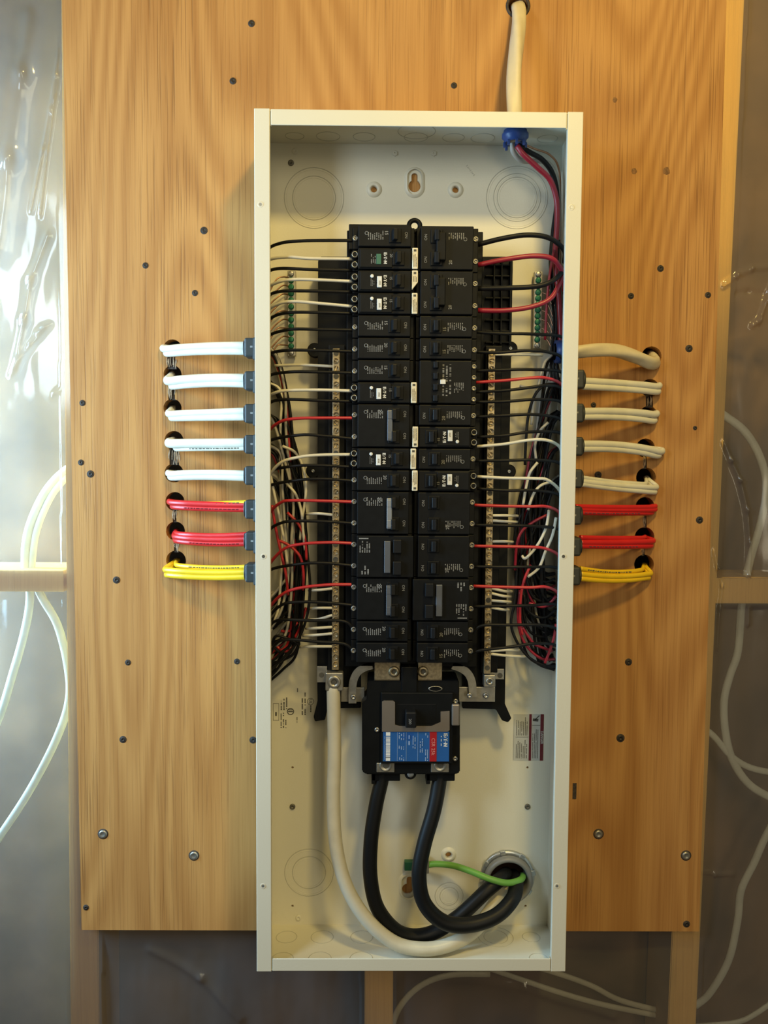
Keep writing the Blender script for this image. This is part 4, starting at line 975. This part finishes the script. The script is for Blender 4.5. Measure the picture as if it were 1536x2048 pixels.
L = [ # (points, colour, side, own label)
 ([(540, 945, -.06), (548, 985, -.058), (560, 1040, -.056), (568, 1080, -.055), (575, 1130, -.052)], 'w_white', 'left', 'white wire slanting down from the left box wall, outermost in the left bundle'),
 ([(544, 1010, -.06), (552, 1060, -.058), (563, 1110, -.056), (572, 1150, -.054), (576, 1190, -.05)], 'w_red', 'left', 'red wire slanting down beside the slanting white wire in the left bundle'),
 ([(565, 892, -.052), (590, 905, -.053), (606, 935, -.053), (612, 980, -.052), (604, 1040, -.05), (600, 1080, -.048)], 'w_white', 'left', 'white wire arching over the left bundle level with the tag breaker'),
 ([(572, 965, -.054), (592, 990, -.055), (603, 1025, -.055), (606, 1060, -.054), (610, 1100, -.05)], 'w_white', 'left', 'white wire bending down inside the left bundle below the arched one'),
 ([(556, 1080, -.056), (580, 1092, -.058), (601, 1115, -.058), (607, 1150, -.056), (606, 1180, -.05)], 'w_red', 'left', 'red wire arching over the left bundle below the second straight red wire'),
 ([(575, 1025, -.05), (598, 1050, -.052), (610, 1080, -.052), (613, 1120, -.05)], 'w_red', 'left', 'short red wire on the right rim of the left bundle'),
 ([(612, 1215, -.03), (602, 1250, -.03), (590, 1275, -.03)], 'w_red', 'left', 'short red wire low in the left bundle, upright'),
 ([(595, 1245, -.032), (578, 1262, -.032), (562, 1262, -.032)], 'w_red', 'left', 'small hooked red wire low in the left bundle'),
 ([(600, 1278, -.034), (580, 1300, -.034), (562, 1300, -.034), (548, 1285, -.03)], 'w_red', 'left', 'lowest hooked red wire in the left bundle'),
 ([(536, 1345, -.05), (560, 1322, -.05), (590, 1290, -.05), (612, 1240, -.05), (620, 1180, -.048), (616, 1120, -.046), (610, 1050, -.044)], 'w_black', 'left', 'black wire forming the lower right rim of the left bundle'),
 ([(560, 1305, -.046), (546, 1290, -.048), (552, 1272, -.05), (575, 1277, -.05), (600, 1290, -.05)], 'w_black', 'left', 'black wire making a small ring low in the left bundle'),
 ([(1112, 1332, -.052), (1085, 1330, -.052), (1055, 1312, -.052), (1032, 1280, -.052), (1022, 1245, -.05), (1030, 1200, -.048), (1034, 1130, -.046)], 'w_black', 'right', 'black wire forming the lower outer rim of the right bundle'),
 ([(1110, 1318, -.048), (1085, 1318, -.048), (1060, 1300, -.048), (1042, 1270, -.048), (1036, 1230, -.048), (1040, 1180, -.046)], 'w_dred', 'right', 'red wire following the lower rim of the right bundle'),
 ([(1094, 1030, -.056), (1065, 1045, -.057), (1042, 1065, -.057), (1033, 1095, -.055), (1030, 1140, -.05)], 'w_dred', 'right', 'red wire arching leftward out of the right bundle'),
 ([(1062, 1130, -.055), (1050, 1155, -.056), (1042, 1190, -.055), (1040, 1240, -.05), (1045, 1270, -.05)], 'w_red', 'right', 'red wire hanging upright in the middle of the right bundle'),
 ([(1098, 1020, -.061), (1092, 1055, -.062), (1075, 1090, -.062), (1052, 1116, -.060), (1044, 1112, -.056)], 'w_white', 'right', 'white wire with a hooked end crossing the right bundle'),
 ([(1112, 1035, -.061), (1105, 1070, -.062), (1090, 1105, -.062), (1078, 1135, -.060), (1056, 1154, -.056)], 'w_white', 'right', 'longer white wire crossing the right bundle beside the hooked one'),
 ([(1112, 1248, -.054), (1108, 1275, -.055), (1100, 1300, -.055), (1090, 1326, -.052)], 'w_red', 'right', 'red wire slanting down beside the right box wall, low'),
 ([(1045, 1255, -.05), (1058, 1275, -.05), (1072, 1290, -.05), (1105, 1302, -.05)], 'w_dred', 'right', 'short red wire crossing the lower right bundle'),
 ([(1112, 1192, -.056), (1100, 1206, -.056), (1085, 1214, -.054), (1058, 1206, -.05)], 'w_dred', 'right', 'short red wire curling back below the last straight red wire'),
 ([(1112, 1218, -.05), (1092, 1234, -.05), (1070, 1232, -.05), (1052, 1215, -.05), (1048, 1190, -.05)], 'w_black', 'right', 'black wire making a round loop in the lower right bundle'),
 ([(1112, 768, -.05), (1090, 770, -.052), (1070, 790, -.052), (1057, 830, -.05), (1052, 880, -.05), (1050, 930, -.048)], 'w_black', 'right', 'black wire arching down at the top of the right bundle'),
 ([(1104, 710, -.04), (1088, 728, -.042), (1077, 770, -.042), (1068, 800, -.040), (1063, 850, -.038)], 'w_grey', 'right', 'greyish white wire curving down at the top of the right bundle'),
 ([(1110, 762, -.05), (1098, 766, -.05), (1086, 772, -.05), (1060, 775, -.046), (1040, 772, -.04)], 'w_grey', 'right', 'greyish white wire bending back below the first thin red wire on the right'),
 ([(1075, 925, -.056), (1060, 945, -.057), (1052, 975, -.057), (1046, 1010, -.055)], 'w_white', 'right', 'white wire curving down between the two white breaker wires on the right'),
 ([(1100, 964, -.056), (1080, 972, -.057), (1066, 990, -.057), (1056, 1020, -.055)], 'w_white', 'right', 'white wire curving down just below the lower white breaker wire on the right'),
 ([(1096, 845, -.05), (1080, 862, -.052), (1070, 890, -.052), (1072, 920, -.05)], 'w_grey', 'right', 'greyish white wire bending down above the upper white breaker wire on the right')]
for pts, col, sd, lb in L: loose(pts, col, sd, lb, grp='loose loops in the %s bundle' % sd)
# short neutrals reaching the neutral bars
for n_, (y, x0, dy) in enumerate([(730, 550, 3), (1027, 612, 3), (1180, 618, -3), (1216, 620, 0), (1238, 618, -8), (1256, 612, -2), (1270, 606, -3), (1293, 600, 0)]):
    loose([(x0, y + 1, -.042), ((x0 + 660) / 2, y, -.055), (666, y + dy, -.056)], 'w_white', 'left', 'short white neutral wire, %s from the top of those ending at the left neutral bar' % ORDW[n_], grp='neutral wires at the left bar', name='neutral_wire')
for n_, (y, x0, dy) in enumerate([(709, 1085, 0), (1031, 1036, 0), (1043, 1034, -2), (1083, 1026, 0), (1182, 1024, -6), (1192, 1022, -6), (1203, 1022, -2), (1219, 1018, -4), (1300, 1040, 2), (1312, 1052, -4)]):
    loose([(x0, y + 1, -.042), ((x0 + 990) / 2, y, -.055), (981, y + dy, -.056)], 'w_white', 'right', 'short white neutral wire, %s from the top of those ending at the right neutral bar' % ORDW[n_], grp='neutral wires at the right bar', name='neutral_wire')
# bare grounds
for i in range(9):
    y = 556 + i * 17
    loose([(534, y + 28 + rg.uniform(-6, 14), -.03), (552, y + rg.uniform(0, 10), -.026), (566, y - 2, -.022), (580, y, -.014)], 'copper', 'left', 'one of the thin bare copper wires ending at the left ground bar', .0009, 'bare copper wires at the left ground bar', 'ground_wire')
for i in range(7):
    y = 566 + i * 18
    loose([(1120, y + 90, -.025), (1108, y + 40, -.024), (1096, y + 8, -.02), (1080, y, -.014)], 'copper', 'right', 'one of the thin bare copper wires ending at the right ground bar', .0009, 'bare copper wires at the right ground bar', 'ground_wire')

# range cable conductors falling from the top right bushing
loose([(1034, 292, -.055), (1048, 310, -.055), (1075, 335, -.050), (1100, 360, -.044), (1113, 400, -.040), (1114, 450, -.038), (1110, 520, -.038), (1118, 600, -.04), (1122, 700, -.04)], 'w_dred', 'right', 'thick red conductor dropping from the blue bushing down the right wall', .0034, 'conductors from the blue bushing', 'conductor')
loose([(1036, 290, -.05), (1060, 305, -.045), (1085, 320, -.036), (1106, 350, -.03), (1114, 400, -.028), (1106, 470, -.028), (1103, 540, -.03), (1118, 620, -.03), (1120, 700, -.03)], 'w_black', 'right', 'thick black conductor dropping from the blue bushing behind the red one', .0032, 'conductors from the blue bushing', 'conductor')
loose([(1024, 285, -.05), (1027, 305, -.046), (1045, 322, -.036), (1075, 322, -.024), (1100, 330, -.02), (1116, 370, -.02), (1117, 470, -.02), (1114, 600, -.024), (1112, 700, -.026), (1100, 720, -.03)], 'w_grey', 'right', 'white conductor dropping from the blue bushing behind the black one', .0030, 'conductors from the blue bushing', 'conductor')
loose([(1040, 285, -.04), (1070, 298, -.03), (1100, 310, -.02), (1118, 340, -.014), (1121, 420, -.014), (1121, 560, -.014), (1119, 690, -.018)], 'copper', 'right', 'bare twisted ground conductor dropping from the blue bushing', .0013, 'conductors from the blue bushing', 'conductor')
loose([(1108, 500, -.044), (1100, 545, -.044), (1094, 600, -.042), (1090, 680, -.04)], 'w_dred', 'right', 'thin red wire hanging beside the right ground bar', .0016, 'conductors from the blue bushing', 'conductor')
for x0 in (1106, 1112, 1118):
    loose([(x0, 480, -.035), (x0 - 5, 560, -.033), (x0 + 2, 640, -.033), (x0 - 4, 720, -.035), (x0, 800, -.035)], 'w_black', 'right')
q = P(1030, 300, -.050)
bu = thing('blue_bushing', (q.x, -.050, hh - T), 'blue plastic bushing in the box top where the cream cable enters', 'bushing')
mb = MB(); mb.lathe([(.0105, 0), (.0135, 0), (.0135, .003), (.0155, .004), (.0155, .008), (.0130, .010), (.0128, .014), (.0100, .014), (.0098, 0)], (q.x, -.050, hh - T), (0, 0, -1), n=36); mb.build('collar', M['blue'], bu)
mb = MB()
for i in range(8):
    a_ = i * math.pi / 4; mb.box((q.x + .0125 * math.cos(a_), -.050 + .0125 * math.sin(a_), hh - .018), (.003, .003, .006), .0004)
mb.build('gripping_finger', M['blue'], bu)

# ------------------------------------------------------------------ cables outside the box
def strands(side, i, hole, conn, ys_c, ys_h, xend, cols, rpx, drop, label, exy=0, Ylay=(-.046, -.012)):
    """a run of stacked jacketed cables from the connector to its hole"""
    hq = hole; n = len(cols); root = None
    sgn = -1 if side == 'left' else 1
    for k, c in enumerate(cols):
        r = rpx[k] / 1640
        oc, oh = ys_c[k], ys_h[k]
        x0 = conn[0]; x1 = xend[k] if isinstance(xend, (list, tuple)) else xend
        mid = [(x0 + (x1 - x0) * f, oc + (oh - oc) * f + drop * math.sin(math.pi * f) * (1), Ylay[0] + (Ylay[1] - Ylay[0]) * f) for f in (0, .2, .4, .6, .8)]
        pts = mid + [(x1 - sgn * 6, oh, Ylay[1] + .002), (x1, oh - 2, -.004), (hq[0] + (x1 - hq[0]) * .35, hq[1] + (oh - hq[1]) * .35, .006), (hq[0] + (k - .5) * 3, hq[1], .035)]
        mb = MB(); mb.tube([P(*p) for p in pts], r, n=14, flat=.85, sub=6)
        nm = {'c_white': 'white', 'c_cream': 'cream', 'c_red': 'red', 'c_yel': 'yellow'}[c]
        lb = label % ((['upper', 'lower'] if n == 2 else ['top', 'middle', 'bottom'])[k] + ' ' + nm)
        o = mb.build('jacketed_cable', M[c]); tag(o, lb, 'cable', 'cables entering the %s side' % side)
        if k == ((n - 1) if nm != 'yellow' else 0) and (nm in ('red', 'yellow') or (side == 'left' and i == 3)):   # printed legend on the jacket
            mk = MB(); rgx = random.Random(i); f = .12
            while f < .8:
                df = rgx.uniform(.015, .05); pp = P(x0 + (x1 - x0) * (f + df / 2), oc + (oh - oc) * f + drop * math.sin(math.pi * f) * 1, Ylay[0] + (Ylay[1] - Ylay[0]) * f)
                mk.box((pp.x, pp.y - r * .85 - .0001, pp.z), (abs(x1 - x0) / 1640 * df, .0004, .0011), rot=Matrix.Rotation(0, 3, 'Y')); f += df + .012
            mk.build('jacket_print', M['darkred'] if nm == 'red' else M['ink_shade'], o)
wd = ORDW
LC = [((496, 697), [691, 703], [698, 707], [326, 332], ['c_white'] * 2, [7.5, 7.0], -2), ((496, 762), [757, 769], [762, 773], [334, 342], ['c_white'] * 2, [9, 6.5], -3),
      ((496, 828), [822, 834], [828, 836], [336, 342], ['c_white'] * 2, [7, 7], 0), ((496, 889), [886, 896], [887, 898], [337, 350], ['c_white'] * 2, [9.5, 5], 0),
      ((496, 952), [948, 956], [948, 955], [336, 340], ['c_white'] * 2, [6.8, 6.8], -2), ((496, 1015), [1005, 1010, 1019], [1007, 1005, 1014], [352, 338, 344], ['c_yel', 'c_red', 'c_red'], [5, 6, 5.6], 1),
      ((496, 1080), [1069, 1078, 1087], [1068, 1074, 1082], [352, 348, 350], ['c_red'] * 3, [5.5, 6.2, 5.6], 3), ((496, 1145), [1134, 1144, 1153], [1131, 1140, 1150], [352, 330, 333], ['c_yel'] * 3, [5, 6, 6], 3)]
for i, (cn, yc, yh, xe, cols, rp, dr) in enumerate(LC):
    strands('left', i, LH[i], cn, yc, yh, xe, cols, rp, dr, '%s cable of the ' + wd[i] + ' run from the top on the left side')
RC = [None, ((1166, 768), [762, 773], [773, 784], [1319, 1317], ['c_white'] * 2, [7, 6.5], -1), ((1165, 828), [823, 834], [829, 842], [1314, 1310], ['c_white'] * 2, [7.3, 6.2], -3),
      ((1164, 893), [888, 898], [903, 911], [1324, 1318], ['c_white'] * 2, [7.2, 6.5], -5), ((1163, 958), [955, 963, 968], [968, 975, 984], [1292, 1313, 1310], ['c_white'] * 3, [4.5, 6, 5.6], 2),
      ((1150, 1018), [1013, 1019, 1025], [1014, 1020, 1026], [1311, 1311, 1305], ['c_red'] * 3, [5, 5, 5], 1), ((1160, 1088), [1075, 1085, 1092], [1076, 1083, 1092], [1290, 1307, 1303], ['c_red'] * 3, [5, 5.8, 5.6], 1),
      ((1160, 1150), [1137, 1148, 1157], [1141, 1148, 1156], [1284, 1302, 1298], ['c_yel'] * 3, [4.8, 5.5, 5.3], 5)]
for i in range(1, 8):
    cn, yc, yh, xe, cols, rp, dr = RC[i]
    strands('right', i, RH[i], cn, yc, yh, xe, cols, rp, dr, '%s cable of the ' + wd[i] + ' run from the top on the right side')
def twisted(name, pts, r, label, cat, group=None):
    """one jacket with the twist of its conductors showing: a tube with a shallow helical lobe"""
    mb = MB(); core = [P(*p) for p in pts]; mb.tube(core, r, n=18, sub=10)
    bmv = list(mb.bm.verts); n = 18
    for idx, v in enumerate(bmv):
        k = idx % n; ring_ = idx // n
        c = sum((bmv[ring_ * n + j].co for j in range(n)), Vector()) / n if k == 0 else c
        v['x'] if False else None
        v.index = idx
    cents = [sum((bmv[ri * n + j].co for j in range(n)), Vector()) / n for ri in range(len(bmv) // n)]
    for idx, v in enumerate(bmv):
        ri, k = divmod(idx, n); f = 1 + .12 * math.cos(3 * (2 * math.pi * k / n) + ri * .16)
        v.co = cents[ri] + (v.co - cents[ri]) * f
    return tag(mb.build(name, M['c_cream']), label, cat, group)
twisted('jacketed_cable', [(1138, 704, -.042), (1170, 701, -.042), (1205, 700, -.040), (1240, 704, -.034), (1275, 714, -.024), (1300, 725, -.014), (1309, 724, -.002), (1305, 716, .012), (1303, 713, .035)], .0078,
        'thick cream twisted cable, topmost run on the right side of the box', 'cable', 'cables entering the right side')
twisted('jacketed_cable', [(1036, 10, .035), (1036, 16, .012), (1037, 26, -.006), (1036, 60, -.022), (1032, 110, -.034), (1028, 170, -.044), (1028, 230, -.050), (1030, 280, -.050)], .0085,
        'thick cream cable dropping from the plywood hole into the box top', 'cable')
q = P(1036, 12, 0); hole_ring = MB(); hole_ring.torus((q.x, -.0002, q.z), 21 / PXM, .0018, n=28, k=6); hole_ring.build('charred_hole_rim', M['char'], plywood)

# connectors on the box sides
def connector(side, y, i):
    Yc = -.046
    xw = -hw if side == 'left' else hw; ax = (-1, 0, 0) if side == 'left' else (1, 0, 0)
    z = P(500 if side == 'left' else 1160, y, Yc).z
    t = thing('cable_connector', (xw, Yc, z), 'dark grey plastic cable connector, %s from the top on the %s wall of the box' % (ORDW[i], side), 'cable connector', 'grey cable connectors')
    mb = MB(); sg = ax[0]
    mb.box((xw + sg * .0095, Yc, z), (.019, .024, .0225), .0025, seg=3)
    mb.box((xw + sg * .005, Yc, z - .0015), (.0085, .026, .0265), .002, seg=2)
    mb.build('body', M['conn'], t)
    MB().lathe([(.009, 0), (.0095, .002), (.007, .002), (.0065, .0)], (xw + sg * .019, Yc, z), ax, n=24).build('mouth_ring', M['conn'], t)
    MB().box((xw + sg * .0105, Yc - .0121, z + .0005), (.0030, .0004, .0022)).build('moulded_mark', M['print'], t)
    return t
for i, y in enumerate([697, 763, 828, 889, 951, 1018, 1081, 1144]): connector('left', y, i)
for i, y in enumerate([760, 827, 893, 957, 1030, 1092, 1150]): connector('right', y, i)
z = P(1160, 704, -.042).z
b2 = thing('blue_bushing', (hw, -.042, z), 'blue plastic bushing in the right wall of the box behind its rim', 'bushing')
MB().lathe([(.010, -.014), (.0135, -.014), (.0140, -.004), (.0125, 0), (.0125, .004), (.0100, .004), (.0098, -.012)], (hw, -.042, z), (1, 0, 0), n=32).build('collar', M['blue'], b2)
